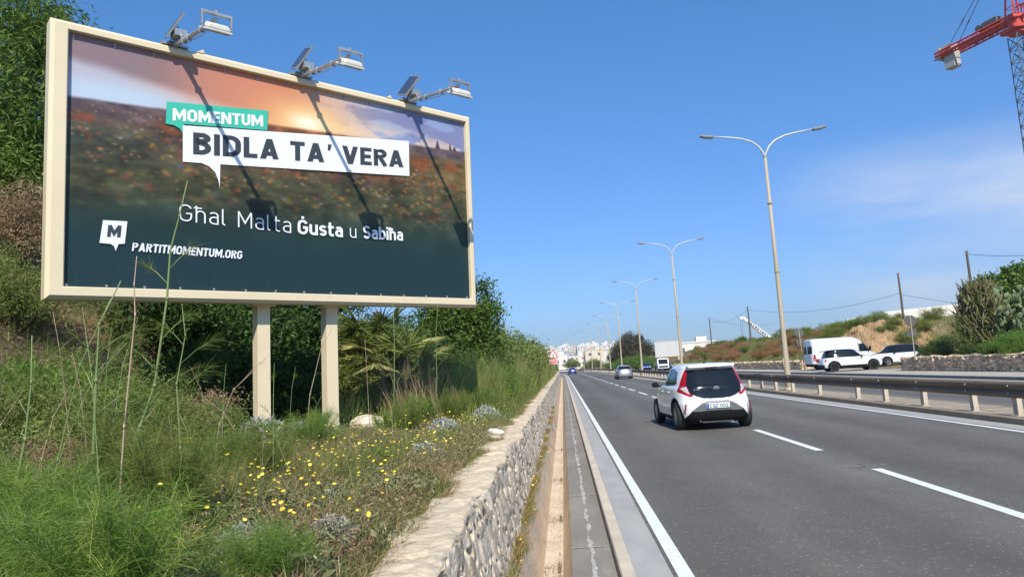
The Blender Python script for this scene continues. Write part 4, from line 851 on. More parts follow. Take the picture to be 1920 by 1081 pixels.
q = MB(); q.box((0, -1.70, .20), (.7, .06, .06)); q.tube([(-.42, -1.86, .22), (-.42, -1.6, .22)], .025, 8); q.tube([(.0, -1.3, .30), (-.42, -1.75, .22)], .03, 8); q.build('exhaust', mat('dull steel', (.07, .065, .06), .6, metal=.3), hc)
q = MB(); 
for sx in (-1, 1): q.add([(sx * .858, -.30, .36), (sx * .858 + sx * .004, -.31, .36), (sx * .866, -.31, .98), (sx * .866, -.30, .98)], [(0, 1, 2, 3)])
q.build('door_seam', M_trim, hc)

# --- generic small car used for the others; lx = colour of the body, wide window line
def generic_slices(L=4.0, H=1.46, W=.87, hood=.95, nose=.78, ws_y=.75, ws_top=.05, tail_y=-1.75, tail_top=-1.35):
    h = L / 2
    return [(.20, .20, -h + .12, h - .14, W * .88, 5, 5, .05), (.30, .30, -h + .03, h - .04, W * .97, 5, 4.6, .06), (.50, .50, -h, h, W, 5, 4.4, .08), (.68, .66, -h + .02, h - .02, W * 1.0, 4.8, 4.2, .09), (.82, nose, -h + .06, h - .10, W * .985, 4.6, 3.8, .1), (.92, nose + (hood - nose) * .6, -h + .11, h - .38, W * .96, 4.4, 3.6, .12), (.97, hood, tail_y, ws_y + .22, W * .92, 4.2, 3.6, .1),
            (1.02, hood + .05, tail_y + .03, ws_y + .02, W * .90, 4.2, 3.6, .08), (H * .80, H * .80, (tail_y * .55 + tail_top * .45), ws_y * .55 + ws_top * .45, W * .80, 4.2, 3.8, .05), (H * .925, H * .925, tail_top + .02, ws_top + .08, W * .73, 4.2, 4, .02), (H * .975, H * .98, tail_top + .10, ws_top - .12, W * .62, 3.4, 3.2, 0), (H * .995, H * .997, tail_top + .45, ws_top - .5, W * .35, 2.6, 2.6, 0), (H, H, -.62, -.5, .02, 2, 2, 0)]
def cls_generic(L=4.0, H=1.46, W=.87, tail_y=-1.75, tail_top=-1.35, ws_y=.75, ws_top=.05, black_roof=False, glass_z=1.0):
    h = L / 2
    def f(c, n):
        x, y, z = c[:, 0], c[:, 1], c[:, 2]; ax = np.abs(x); nx, ny, nz = n.T; p = np.full(len(x), 'body', dtype='U16')
        gt = H * .915; side = (np.abs(nx) > .5) & (z > glass_z) & (z < gt)
        f0 = (z - glass_z) / (gt - glass_z); yr = tail_y + .32 + (tail_top - tail_y + .02) * f0; yf = ws_y - .12 + (ws_top - ws_y + .02) * f0
        p = np.where(side & (y > yr) & (y < yf) & (np.abs(y + .32) > .04), 'side_window', p); p = np.where(side & (y > yr) & (y < yf) & (np.abs(y + .32) <= .04), 'window_pillar', p)
        wx = (W * .80) - (z - glass_z) * .25 * W
        p = np.where((ny > .3) & (z > glass_z + .03) & (z < gt) & (y > ws_top - .2) & (ax < wx), 'windscreen', p)
        p = np.where((ny < -.3) & (z > glass_z + .04) & (z < gt - .02) & (y < tail_top + .1) & (ax < wx), 'rear_window', p)
        if black_roof: p = np.where((z >= gt) & (nz > .1), 'roof', p); p = np.where((p == 'body') & (z > glass_z) & (z < gt + .05), 'window_pillar', p)
        tl = (y < -h + .28) & (z > .74) & (z < 1.02) & (ax > W * .74); p = np.where(tl, np.where(x < 0, 'tail_light.l', 'tail_light.r'), p)
        hl = (y > h - .5) & (z > .60) & (z < .78) & (ax > W * .5) & (ny > .2); p = np.where(hl, np.where(x < 0, 'headlight.l', 'headlight.r'), p)
        p = np.where((y > h - .3) & (z < .58) & (z > .3) & (ax < W * .6), 'grille', p); p = np.where(z < .30, 'sill', p)
        return p
    return f
def small_car(root, pm, L=4.0, H=1.46, W=.87, res=(70, 150), black_roof=False, rim=None, arch=None, wr=.31, wb=1.27, det=False, plate=True, lights=True, **k):
    s = generic_slices(L, H, W, **{a: b for a, b in k.items()}); kk = {a: b for a, b in k.items() if a in ('tail_y', 'tail_top', 'ws_y', 'ws_top')}
    mats = {'body': pm, 'side_window': M_glass, 'window_pillar': M_trim, 'windscreen': M_glass, 'rear_window': M_glass, 'tail_light.l': M_red, 'tail_light.r': M_red, 'headlight.l': M_headl, 'headlight.r': M_headl, 'grille': M_trim, 'sill': M_trim}
    if black_roof: mats['roof'] = M_gblack
    if arch: mats['arch_trim'] = M_trim
    o = vehicle(root, s, cls_generic(L, H, W, black_roof=black_roof, **kk), mats, [(-W + .105, -wb), (W - .105, -wb), (-W + .105, wb), (W - .105, wb)], wr + .045, nt=res[0], nphi=res[1], inner=[((0, 0, .42), (W * 1.4, L * .86, .46)), ((0, 0, .5), (W * 1.86, 2 * wb - .8, .42))], wdet=det, wr=wr, ww=.2, rim=rim, spokes=5)
    if plate:
        p = MB(); p.box((0, -L / 2 - .005, .60), (.50, .02, .11)); p.build('number_plate', M_plate, root)
    for sx in (-1, 1):
        q = MB(); q.box((sx * (W + .07), ws_m(k), 1.0), (.17, .09, .12), bev=.03); q.build('door_mirror', M_trim if black_roof else pm, root)
    return o
def ws_m(k): return k.get('ws_y', .75) - .18
sc_ = empty('silver_car', (6.62, 80.6, 0), .02, 'silver three door hatchback driving in the outer lane beyond the white hatchback', 'car')
o = small_car(sc_, M_silverp, L=3.75, H=1.50, W=.84, wr=.29, wb=1.2, res=(90, 200), tail_y=-1.66, tail_top=-1.3)
bc = empty('blue_car', (2.75 + float(bend(172)), 172, 0), .06, 'bright blue car far ahead in the inner lane near the bend', 'car')
small_car(bc, M_bluep, L=4.2, H=1.45, W=.9, wb=1.3, det=False)
b2 = empty('blue_car', (19.2 - 2.2, 150, 0), math.pi, 'bright blue car coming the other way behind the guard rail', 'car')
small_car(b2, M_bluep, L=4.3, H=1.42, W=.9, wb=1.3)
b3 = empty('dark_car', (18.6, 132, 0.0), math.pi + .15, 'dark blue estate car beside the small white lorry beyond the guard rail', 'car')
small_car(b3, M_navyp, L=4.5, H=1.6, W=.92, wb=1.35)
# --- compact suv with black roof, seen side-on in front of the van
S1 = dict(L=4.2, H=1.58, W=.91, wb=1.33, wr=.345, hood=1.04, nose=.90, ws_y=.72, ws_top=.22, tail_y=-1.88, tail_top=-1.62)
suv = empty('compact_suv', (20.75, 54.0, .13), -math.pi / 2 - .07, 'white compact suv with black roof and dark wheels parked in front of the white van', 'car')
o = small_car(suv, M_wp, res=(130, 260), black_roof=True, rim=M_darkrim, arch=True, det=True, plate=False, **S1)
q = MB(); q.box((-.62, -2.06, .82), (.26, .14, .30), bev=.03); q.build('tail_light', M_red, suv)
q = MB(); q.box((0, -1.64, 1.50), (1.2, .34, .04), bev=.015); q.build('roof_spoiler', M_gblack, suv)
q = MB(); q.box((0, -2.06, .40), (1.7, .14, .26), bev=.05); q.box((0, 2.06, .38), (1.6, .12, .22), bev=.05); q.build('bumper_trim', M_trim, suv)
for sx in (-1, 1):
    q = MB(); q.box((sx * .905, 0, .36), (.04, 1.75, .16), bev=.015); q.build('side_skirt', M_trim, suv)
    for y in (-.75, .25): q = MB(); q.box((sx * .905, y, .90), (.03, .18, .03)); q.build('door_handle', M_silver, suv)
suv2 = empty('parked_suv', (26.05, 58.8, .17), math.pi / 2 + .25, 'white suv with black front parked behind the stone wall end, mostly hidden', 'car')
small_car(suv2, M_wp, res=(110, 220), black_roof=True, rim=M_silver, arch=True, det=True, plate=False, L=4.4, H=1.64, W=.93, wb=1.35, wr=.35, hood=1.06, nose=.9, ws_y=.95, ws_top=.3, tail_y=-2.0, tail_top=-1.8)
# --- panel van
VS = [(.30, .30, -2.85, 2.75, .88, 6, 5, .03), (.42, .42, -2.95, 2.92, .98, 7, 5, .04), (.70, .70, -2.98, 2.98, 1.0, 8, 4.5, .05), (1.0, .98, -2.98, 2.92, 1.0, 8, 4.2, .06), (1.15, 1.10, -2.98, 2.70, .99, 8, 4, .06), (1.25, 1.22, -2.97, 2.22, .985, 8, 4, .05), (1.5, 1.5, -2.96, 1.98, .97, 8, 4.5, .04), (1.9, 1.9, -2.94, 1.62, .95, 8, 5, .02), (2.2, 2.2, -2.92, 1.28, .92, 8, 5, 0), (2.42, 2.42, -2.89, .92, .86, 7, 5, 0), (2.52, 2.52, -2.8, .72, .74, 6, 4, 0), (2.56, 2.56, -2.4, .3, .4, 4, 3, 0), (2.565, 2.565, -1, -.8, .02, 2, 2, 0)]
def cls_van(c, n):
    x, y, z = c[:, 0], c[:, 1], c[:, 2]; ax = np.abs(x); nx, ny, nz = n.T; p = np.full(len(x), 'body', dtype='U16')
    p = np.where((np.abs(nx) > .5) & inpoly(y, z, [(.92, 1.32), (.92, 1.95), (1.35, 1.95), (1.95, 1.42), (1.9, 1.32)]), 'side_window', p)
    p = np.where((ny > .35) & (z > 1.3) & (z < 2.1) & (ax < .80), 'windscreen', p); p = np.where((ny < -.5) & (z > 1.35) & (z < 1.95) & (ax < .78) & (ax > .1), 'rear_window', p)
    p = np.where((z < .52), 'lower_trim', p); p = np.where((y < -2.7) & (ax > .86) & (z > .75) & (z < 1.25), np.where(x < 0, 'tail_light.l', 'tail_light.r'), p)
    p = np.where((y > 2.4) & (ax > .6) & (z > .8) & (z < 1.05), np.where(x < 0, 'headlight.l', 'headlight.r'), p); p = np.where((np.abs(nx) > .6) & (np.abs(z - .86) < .05) & (y < 2.2), 'rub_strip', p); return p
van = empty('panel_van', (23.05, 61.3, .13), -math.pi / 2 + .10, 'long white panel van parked side on behind the compact suv', 'van')
M_vanp = paint('van white paint', (.66, .68, .69))
ov = vehicle(van, VS, cls_van, {'body': M_vanp, 'side_window': M_glass, 'windscreen': M_glass, 'rear_window': M_glass, 'lower_trim': M_trim, 'tail_light.l': M_red, 'tail_light.r': M_red, 'headlight.l': M_headl, 'headlight.r': M_headl, 'rub_strip': mat('grey rub strip', (.25, .26, .27), .6)},
   [(-.88, -1.75), (.88, -1.75), (-.88, 1.95), (.88, 1.95)], .40, nt=130, nphi=300, inner=[((0, 0, .6), (1.3, 5.2, .6)), ((0, 0, .6), (1.85, 2.6, .5)), ((0, -.5, 1.9), (1.3, 3, .2))], wdet=True, wr=.34, ww=.22, rim=M_silver)
for sx in (-1, 1):
    q = MB(); q.box((sx * 1.1, 1.75, 1.55), (.18, .12, .34), bev=.04); q.build('door_mirror', M_trim, van)
    q = MB(); q.box((sx * 1.0, -.9, 1.45), (.01, 3.3, .02)); q.box((sx * .985, .85, 1.3), (.02, .02, 1.9)); q.build('panel_seam', mat('seam grey', (.3, .3, .3), .7), van)
# --- small white lorry far off on the opposite carriageway
lo = empty('small_lorry', (17.2, 128, 0), math.pi, 'small white lorry beyond the guard rail under the blank grey billboard', 'lorry')
q = MB(); q.box((0, -1.0, 1.0), (1.9, 3.4, .25)); 
for sx in (-1, 1): q.box((sx * .93, -1.0, 1.3), (.05, 3.4, .45))
q.box((0, -2.68, 1.3), (1.85, .05, .45)); q.build('load_bed', M_vanp, lo)
q = MB(); q.prism([(.8, .45), (2.55, .45), (2.6, 1.15), (2.15, 2.1), (.85, 2.15)], -.93, .93, 'x'); q.build('cab', M_wp, lo)
q = MB(); q.prism([(2.60, 1.25), (2.64, 1.22), (2.24, 2.0), (2.20, 2.0)], -.80, .80, 'x'); q.build('windscreen', M_glass, lo)
q = MB(); q.box((0, 2.6, .75), (1.5, .06, .22)); q.build('grille', M_trim, lo)
for wx, wy in ((-.8, -1.9), (.8, -1.9), (-.8, 1.7), (.8, 1.7)): wheel(lo, wx, wy, .36, .22, M_silver, detail=False, side=1 if wx > 0 else -1)

# ------------------------------------------------------------------ guard rail and street lamps
M_rail = mat('weathered brown rail', (.24, .18, .125), .85, metal=.0, spec=.15, col2=(.16, .118, .085), scale=1.2, dirt=((.22, .19, .16), 4, .58, .75, .5), stretch=(1, .3, 1))
M_post = mat('pale rail post', (.52, .45, .35), .7, col2=(.42, .36, .28), scale=5, dirt=((.2, .15, .1), 8, .58, .75, .6))
M_lpole = mat('lamp post paint', (.42, .345, .24), .55, spec=.3, col2=(.44, .375, .28), scale=1.5, dirt=((.25, .2, .14), 4, .62, .8, .5), stretch=(1, 1, .2))
M_larm = mat('galvanised lamp arm', (.50, .52, .53), .5, metal=.25, var=.1, scale=6); M_lhead = mat('grey lamp head', (.15, .17, .19), .45, spec=.4)
gr = empty('guard_rail', (0, 0, .115), 0, 'long weathered dark brown guard rail on pale posts along the central reservation', 'guard rail')
yv = np.concatenate([np.arange(3, 130, 1.), np.arange(130, 380, 3.)])
prof = [(.045, .36), (.0, .375), (-.02, .42), (-.02, .455), (.045, .50), (.045, .53), (-.02, .575), (-.02, .62), (.0, .665), (.055, .685), (.07, .685)]
b = MB(); P = np.stack([np.stack([8.97 + a + bend(yv), yv, np.full(len(yv), z)], -1) for a, z in prof], 1); b.grid(P); P2 = P.copy(); P2[..., 0] += .02; P2 = P2[:, ::-1]; b.grid(P2); b.build('rail_beam', M_rail, gr, smooth=True)
for y in np.arange(4.3, 90, 4.0):
    sp = MB(); P = np.stack([np.stack([8.963 + a + 0 * np.array([0, 1.]), np.array([y, y + .3]), np.full(2, z)], -1) for a, z in prof[:9]], 1); sp.grid(P); sp.build('splice_plate', M_rail, gr)
pp = MB(); pp.box((0, 0, .24), (.07, .15, .54)); pp.box((.055, 0, .24), (.05, .11, .54)); pp.box((0, 0, -.005), (.2, .24, .03)); pmesh = None; k = 0
py = [3.4, 5.4, 7.4, 9.4, 11.4, 13.4, 15.39, 16.95, 19.2, 21.4, 23.35, 26.7, 29.7] + [32.0 + 2.25 * i for i in range(86)]
for y in py[:100]:
    if pmesh is None: o = pp.build('post', M_post, gr); pmesh = o
    else: o = pmesh.copy(); C.objects.link(o); o.parent = gr
    if y < 60: bt = MB(); bt.tube([(8.955, y, .455), (8.935, y, .455)], .022, 8); bt.tube([(8.955, y, .60), (8.935, y, .60)], .022, 8); bt.build('bolt', M_galv, gr)
    o.location = (9.08 + float(bend(y)), y, 0); o.rotation_euler = (0, random.uniform(-.03, .03), random.uniform(-.06, .06))
def street_lamp():
    r = empty('street_lamp', (0, 0, .115)); p = MB(); p.tube([(0, 0, -.1), (0, 0, .45), (0, 0, 2.2), (0, 0, 5.5), (0, 0, 10.05)], [.135, .13, .108, .088, .062], 10); p.tube([(0, 0, -.05), (0, 0, .12)], .2, 10)
    p.box((-.135, 0, 1.1), (.02, .12, .5)); p.build('pole', M_lpole, r, smooth=True)
    for zz in (5.0, 8.0): q = MB(); q.tube([(0, 0, zz), (0, 0, zz + .05)], .125, 10); q.build('collar', M_lpole, r)
    for sx in (-1, 1):
        pts = [(0, 0, 9.95), (sx * .05, 0, 10.25), (sx * .22, 0, 10.55), (sx * .5, 0, 10.80), (sx * .95, 0, 10.98), (sx * 1.5, 0, 11.08), (sx * 2.15, 0, 11.16)]
        a = MB(); a.tube(pts, [.055, .05, .046, .042, .038, .035, .033], 8); ao = a.build('arm', M_larm, r, smooth=True)
        h = MB(); R = Euler((0, -sx * .12, 0)).to_matrix(); h.box((sx * 2.42, 0, 11.20), (.62, .24, .10), rot=[list(q_) for q_ in R], taper=(.85, .7), bev=.03); h.box((sx * 2.36, 0, 11.14), (.42, .2, .05), rot=[list(q_) for q_ in R], bev=.01); h.build('lamp_head', M_lhead, ao)
    return r
LY = [31.3, 58.6, 84.8, 113.5, 141, 168, 195, 222, 250, 278]
LL = ['nearest tall double armed street lamp in the central reservation', 'second double armed street lamp, behind the white hatchback', 'third double armed street lamp, beside the silver car', 'fourth double armed street lamp, left of the bushy tree'] + ['tiny far double armed street lamp, %s in the row' % w for w in ('fifth', 'sixth', 'seventh', 'eighth', 'ninth', 'tenth')]
l0 = street_lamp()
for i, (y, lab) in enumerate(zip(LY, LL)):
    o = l0 if i == 0 else copy_tree(l0)
    o.location = ((9.42, 9.5, 9.15, 9.2)[i] if i < 4 else 9.3 + float(bend(y)), y, .115); o.rotation_euler = (0, random.uniform(-.004, .004), random.uniform(-.06, .02)); tag(o, lab, 'street lamp', 'street lamps along the central reservation')

# ------------------------------------------------------------------ signs
M_signw = mat('white sign face', (.75, .72, .70), .5, dirt=((.5, .35, .33), 6, .5, .7, .4)); M_signr = mat('red sign border', (.55, .05, .05), .5); M_signb = mat('grey sign back', (.10, .095, .095), .7, metal=.0, var=.15, scale=4); M_signp = mat('faded pink sign', (.68, .36, .34), .6); M_blk = mat('black print', (.02, .02, .02), .6)
sg = empty('warning_sign', (-.95, 78.5, .1), 0, 'red bordered triangular warning sign with faded plates beneath on a thin pole', 'sign')
q = MB(); q.tube([(0, .04, -.1), (0, .04, 3.45)], .035, 8); q.build('pole', M_galv, sg)
def tri(c, s, y0, y1): h = s * .866; return MB().prism([(c[0] - s / 2, c[1] - h / 3), (c[0] + s / 2, c[1] - h / 3), (c[0], c[1] + 2 * h / 3)], y0, y1, 'y')
t_ = tri((0, 2.95), 1.15, -.02, .0).build('triangle_plate', M_signr, sg); tri((0, 2.95), .80, -.026, -.021).build('sign_face', M_signw, t_); 
q = MB(); q.blob((0, -.035, 2.90), (.07, .008, .13), 2, .2); q.build('symbol', M_blk, t_)
q = MB(); q.box((0, -.01, 2.20), (.92, .02, .56), bev=.005); pl = q.build('lower_plate', M_signp, sg); q = MB(); 
for z in (2.36, 2.24, 2.12, 2.02): q.box((random.uniform(-.03, .03), -.023, z), (.62, .004, .045))
q.build('text_lines', M_signr, pl)
def stop_back(loc, rz, lab, h=3.15, plate=True):
    r = empty('road_sign', loc, rz, lab, 'sign'); q = MB(); q.tube([(0, 0, -.2), (0, 0, h + .35)], .035, 8); q.build('pole', M_lpole, r)
    q = MB(); an = [math.radians(22.5 + 45 * k) for k in range(8)]; q.prism([(.40 * math.cos(a), h + .40 * math.sin(a)) for a in an], .04, .06, 'y'); q.box((0, .035, h + .15), (.6, .01, .04)); q.box((0, .035, h - .15), (.6, .01, .04)); q.build('octagon_plate', M_signb, r)
    if plate: q = MB(); q.box((0, .05, h - .80), (.62, .02, .46)); q.build('lower_plate', M_signb, r)
    return r
r = stop_back((20.1, 62, .12), .1, 'octagonal road sign seen from behind at the left end of the parked van', 3.2); r.rotation_euler = (0, -.05, .1)
stop_back((23.45, 50, .3), -.05, 'octagonal road sign seen from behind next to the cactus thicket', 3.0)

# ------------------------------------------------------------------ utility poles and cables
M_wood = mat('weathered wood pole', (.11, .085, .065), .9, var=.3, scale=5, stretch=(1, 1, .2)); M_wire = mat('black cable', (.02, .02, .022), .6)
UP = [(30.6, 150, 9.9, 'thin utility pole with crossarm far beyond the brown hillside'), (28.25, 110, 9.0, 'utility pole standing directly behind the nearest street lamp'), (36.8, 80, 9.5, 'slim dark utility pole in front of the white wall on the hill'), (33.15, 60, 8.95, 'wooden utility pole rising above the cactus thicket')]
for (x, y, zt, lab) in UP:
    z0 = gz(x, y); r = empty('utility_pole', (x, y, z0), 0, lab, 'utility pole', 'utility poles on the hillside'); q = MB(); q.tube([(0, 0, -.5), (.05, 0, (zt - z0) * .5), (.02, 0, zt - z0)], [.14, .12, .09], 8); q.build('shaft', M_wood, r)
    q = MB(); q.box((0, 0, zt - z0 - .15), (.9 if y > 100 else .35, .08, .08)); 
    for a in (-.35, .35): q.tube([(a if y > 100 else a * .4, 0, zt - z0 - .12), (a if y > 100 else a * .4, 0, zt - z0 + .06)], .03, 6)
    q.build('crossarm', M_galv, r)
def cable(a, b, sag, lab, r=.018):
    a, b = Vector(a), Vector(b); pts = [a.lerp(b, t) - Vector((0, 0, sag * 4 * t * (1 - t))) for t in np.linspace(0, 1, 24)]
    mid = pts[0]; q = MB(); q.tube([p - mid for p in pts], r, 5); o = q.build('cable', M_wire); o.location = mid; tag(o, lab, 'cable', 'overhead cables')
cable((30.6, 149.9, 9.3), (28.25, 110, 8.55), 1.0, 'sagging overhead cable crossing behind the crane boom'); cable((30.6, 149.9, 9.8), (60, 200, 10.5), 1.5, 'thin overhead cable leaving the far utility pole to the right')
cable((28.25, 110, 8.55), (36.8, 80, 7.35), 1.1, 'overhead cable between the nearest street lamp and the slim dark pole'); cable((36.8, 80, 7.2), (40.5, 76, 5.6), .05, 'short stay cable slanting down beside the slim dark pole'); cable((33.15, 60, 8.7), (42, 52, 8.6), .8, 'overhead cable running right from the wooden pole', .02)

# ------------------------------------------------------------------ tower crane
M_cred = mat('crane red', (.52, .055, .035), .5, var=.15, scale=2); M_cblue = mat('crane mast blue grey', (.13, .17, .22), .5, var=.15, scale=3); M_cgrey = mat('concrete counterweight', (.42, .40, .35), .9, var=.15, scale=1)
tc_ = empty('tower_crane', (59.6, 90, gz(59.6, 90)), 0, 'tall tower crane with red counter jib, concrete counterweight and blue grey lattice mast', 'tower crane'); z0 = gz(59.6, 90)
def bar(q, a, b, r=.06): q.tube([a, b], r, 4, cap=False)
q = MB(); W = .9; Z0, Z1 = -.5, 39.2 - z0; nst = 22; zs_ = np.linspace(Z0, Z1, nst); cs = [(-W, -W), (W, -W), (W, W), (-W, W)]
for (a, b_) in cs: bar(q, (a, b_, Z0), (a, b_, Z1), .08)
for i in range(nst - 1):
    for k in range(4):
        a, b_ = cs[k], cs[(k + 1) % 4]; p0, p1 = (a, b_) if i % 2 == 0 else (b_, a)
        m0 = ((a[0] + b_[0]) / 2, (a[1] + b_[1]) / 2); zm = (zs_[i] + zs_[i + 1]) / 2
        bar(q, (p0[0], p0[1], zs_[i]), (p1[0], p1[1], zs_[i + 1]), .05); bar(q, (p1[0], p1[1], zs_[i]), (p0[0], p0[1], zs_[i + 1]), .05); bar(q, (a[0], a[1], zs_[i]), (b_[0], b_[1], zs_[i]), .045)
bar(q, (.3, -.4, Z0), (.3, -.4, Z1), .12); q.build('mast', M_cblue, tc_)
Zt = 40.9 - z0; jd = Vector((-3.9, 10.3, 0)).normalized(); jn = Vector((jd.y, -jd.x, 0))
q = MB(); q.box((0, 0, Zt - 1.0), (2.9, 2.9, .5), bev=.1); q.tube([(0, 0, Zt - 1.6), (0, 0, Zt + .3)], 1.15, 14); q.box((0, 0, Zt + .4), (2.4, 2.4, .4)); q.build('slewing_ring', M_cred, tc_)
q = MB()
for sgn in (-1, 1):
    o_ = jn * sgn * .75
    for zz in (0.0, .95): bar(q, o_ + Vector((0, 0, Zt + zz)) + jd * -.5, o_ + jd * 11.5 + Vector((0, 0, Zt + zz)), .13)
    for k in range(11): bar(q, o_ + jd * k * 1.05 + Vector((0, 0, Zt + (k % 2) * .95)), o_ + jd * (k + 1) * 1.05 + Vector((0, 0, Zt + ((k + 1) % 2) * .95)), .06)
    q.tube([o_ + jd * 0 + Vector((0, 0, Zt + .45)), o_ + jd * 11.4 + Vector((0, 0, Zt + .45))], .22, 4)
for k in range(12): bar(q, jn * .75 + jd * k + Vector((0, 0, Zt)), -jn * .75 + jd * k + Vector((0, 0, Zt)), .07)
q.build('counter_jib', M_cred, tc_)
R = Matrix((jn, jd, Vector((0, 0, 1)))).transposed(); rr = [list(a) for a in R]
q = MB(); q.box(tuple(jd * 9.5 + Vector((0, 0, Zt - .75))), (1.25, 1.5, 2.3), rot=rr, bev=.06); q.box(tuple(jd * 10.8 + Vector((0, 0, Zt + .55))), (1.6, .5, 1.7), rot=rr, bev=.05); q.box(tuple(jd * 9.7 + Vector((0, 0, Zt + 1.0))), (1.4, 1.4, .9), rot=rr, bev=.05); q.build('counterweight', M_cgrey, tc_)
q = MB(); q.box(tuple(jd * 3.2 + Vector((0, 0, Zt + 1.4))), (1.3, 2.2, 1.0), rot=rr, bev=.15); q.tube([tuple(jd * 4.8 + jn * .6 + Vector((0, 0, Zt + 1.4))), tuple(jd * 4.8 - jn * .6 + Vector((0, 0, Zt + 1.4)))], .45, 10); q.build('winch', M_signb, tc_)
q = MB(); ap = Vector((0, 0, Zt + 10.5))
for a, b_ in ((-.9, -.9), (.9, -.9), (.9, .9), (-.9, .9)): bar(q, (a, b_, Zt + .4), ap, .13)
for k in range(1, 6):
    f_ = 1 - k / 6.5; pts = [(a * f_, b_ * f_, Zt + .4 + 10.1 * k / 6.5) for a, b_ in ((-.9, -.9), (.9, -.9), (.9, .9), (-.9, .9))]
    for i in range(4): bar(q, pts[i], pts[(i + 1) % 4], .06)
q.build('tower_head', M_cred, tc_)
for sgn in (-1, 1): q = MB(); q.tube([ap, jn * sgn * .7 + jd * 9.2 + Vector((0, 0, Zt + 1.0))], .05, 5); q.tube([ap.lerp(jn * sgn * .7 + jd * 9.2 + Vector((0, 0, Zt + 1.0)), .72), ap.lerp(jn * sgn * .7 + jd * 9.2 + Vector((0, 0, Zt + 1.0)), .76)], .10, 5); q.build('tie_bar', M_signb, tc_)
q = MB(); q.box((.9, -1.9, Zt + .9), (1.2, 1.4, 1.9), bev=.12); q.build('cab', M_lampw, tc_)
q = MB()                                                         # front jib leaves the picture to the right
for sgn in (-1, 1): bar(q, jn * sgn * .7 + Vector((0, 0, Zt + .2)), jn * sgn * .7 - jd * 34 + Vector((0, 0, Zt + .2)), .11)
bar(q, Vector((0, 0, Zt + 1.9)), -jd * 34 + Vector((0, 0, Zt + 1.2)), .12)
for k in range(22):
    for sgn in (-1, 1): bar(q, jn * sgn * .7 - jd * k * 1.5 + Vector((0, 0, Zt + .2)), -jd * (k * 1.5 + .75) + Vector((0, 0, Zt + 1.8)), .06); bar(q, -jd * (k * 1.5 + .75) + Vector((0, 0, Zt + 1.8)), jn * sgn * .7 - jd * (k + 1) * 1.5 + Vector((0, 0, Zt + .2)), .06)
q.build('front_jib', M_cred, tc_)

# mobile crane boom behind the hill
M_boom = mat('white crane boom', (.66, .66, .64), .5, dirt=((.2, .2, .2), 1.2, .6, .7, .5))
mc = empty('mobile_crane', (47.5, 150, 1.5), 0, 'white telescopic crane boom slanting up from behind the hillside with a hanging line', 'mobile crane')
q = MB(); A_ = Vector((0, 0, -1.2)); d_ = Vector((-10.1, 0, 9.1)); an = math.atan2(-9.1, 10.1)
for f0, f1, w in ((0, .55, .95), (.5, .8, .78), (.78, .97, .60)):
    R = Matrix((d_.normalized(), Vector((0, 1, 0)), d_.normalized().cross(Vector((0, 1, 0))))).transposed(); q.box(tuple(A_ + d_ * (f0 + f1) / 2), (d_.length * (f1 - f0), w, w), rot=[list(a) for a in R], bev=.06)
bo = q.build('boom', M_boom, mc)
q = MB(); 
for k in range(9): c_ = A_ + d_ * (.56 + .042 * k) + Vector((0, -.47 if k < 6 else -.38, 0)); q.box(tuple(c_), (.24 + .1 * (k % 3), .02, .34), rot=[list(a) for a in R])
q.build('boom_markings', M_signb, bo)
q = MB(); hd = A_ + d_ * .985; q.box(tuple(hd + Vector((-.1, 0, .05))), (.9, .5, .55), bev=.1); q.tube([tuple(hd + Vector((-.55, -.3, .1))), tuple(hd + Vector((-.55, .3, .1)))], .3, 10); q.build('boom_head', M_boom, bo)
q = MB(); q.tube([hd + Vector((-.75, 0, 0)), hd + Vector((-.75, 0, -4.2))], .03, 4); q.tube([hd + Vector((-.25, 0, 0)), hd + Vector((-.55, 0, -4.2))], .03, 4); q.box(tuple(hd + Vector((-.65, 0, -4.4))), (.35, .25, .5), bev=.05); q.build('hoist_line', M_signb, mc)
q = MB(); q.box((1.5, 0, -1.0), (6.5, 2.4, 1.3), bev=.15); q.box((4.4, 0, .3), (1.6, 2.2, 1.6), bev=.2); q.build('carrier', M_boom, mc)

# ------------------------------------------------------------------ blank billboard, white wall, buildings
M_grb = mat('blank grey hoarding', (.50, .49, .47), .7, var=.06, scale=.6)
fb = empty('blank_billboard', (21.9, 150, gz(24, 150)), 0, 'blank pale grey billboard seen across the opposite carriageway, beside the second street lamp', 'billboard'); z0 = gz(24, 150)
q = MB(); q.box((0, 0, 4.1 - z0), (5.6, .25, 3.0), bev=.04); q.build('panel', M_grb, fb)
q = MB(); q.box((0, 0, 5.63 - z0), (5.8, .35, .1)); q.box((0, 0, 2.57 - z0), (5.8, .35, .1)); q.build('rim', M_cream, fb)
for x in (-1.9, 1.9): q = MB(); q.box((x, .1, (2.5 - z0) / 2 - .2), (.25, .25, 2.5 - z0 + .4)); q.build('post', M_cream, fb)
M_plas = mat('white render', (.74, .70, .63), .9, spec=.1, col2=(.64, .60, .53), scale=.3); M_plas2 = mat('cream render', (.60, .53, .42), .9, spec=.1, var=.1, scale=.3); M_win = mat('dark window', (.10, .10, .11), .3); M_grw = mat('grey block wall', (.40, .41, .41), .9, var=.12, scale=.4)
ww = empty('boundary_wall', (43.2, 95, gz(43, 95)), .0, 'long white rendered wall on top of the hill behind the slim utility pole', 'wall'); z0 = gz(43, 95)
q = MB(); q.prism([(-1.9, -.8), (8.5, -.8), (8.5, 6.55 - z0), (-1.9, 6.15 - z0)], 0, .3, 'y'); q.build('white_section', M_plas, ww)
q = MB(); q.prism([(-6.5, -.8), (-1.9, -.8), (-1.9, 6.1 - z0), (-6.5, 5.55 - z0)], .05, .35, 'y'); q.build('grey_section', M_grw, ww)
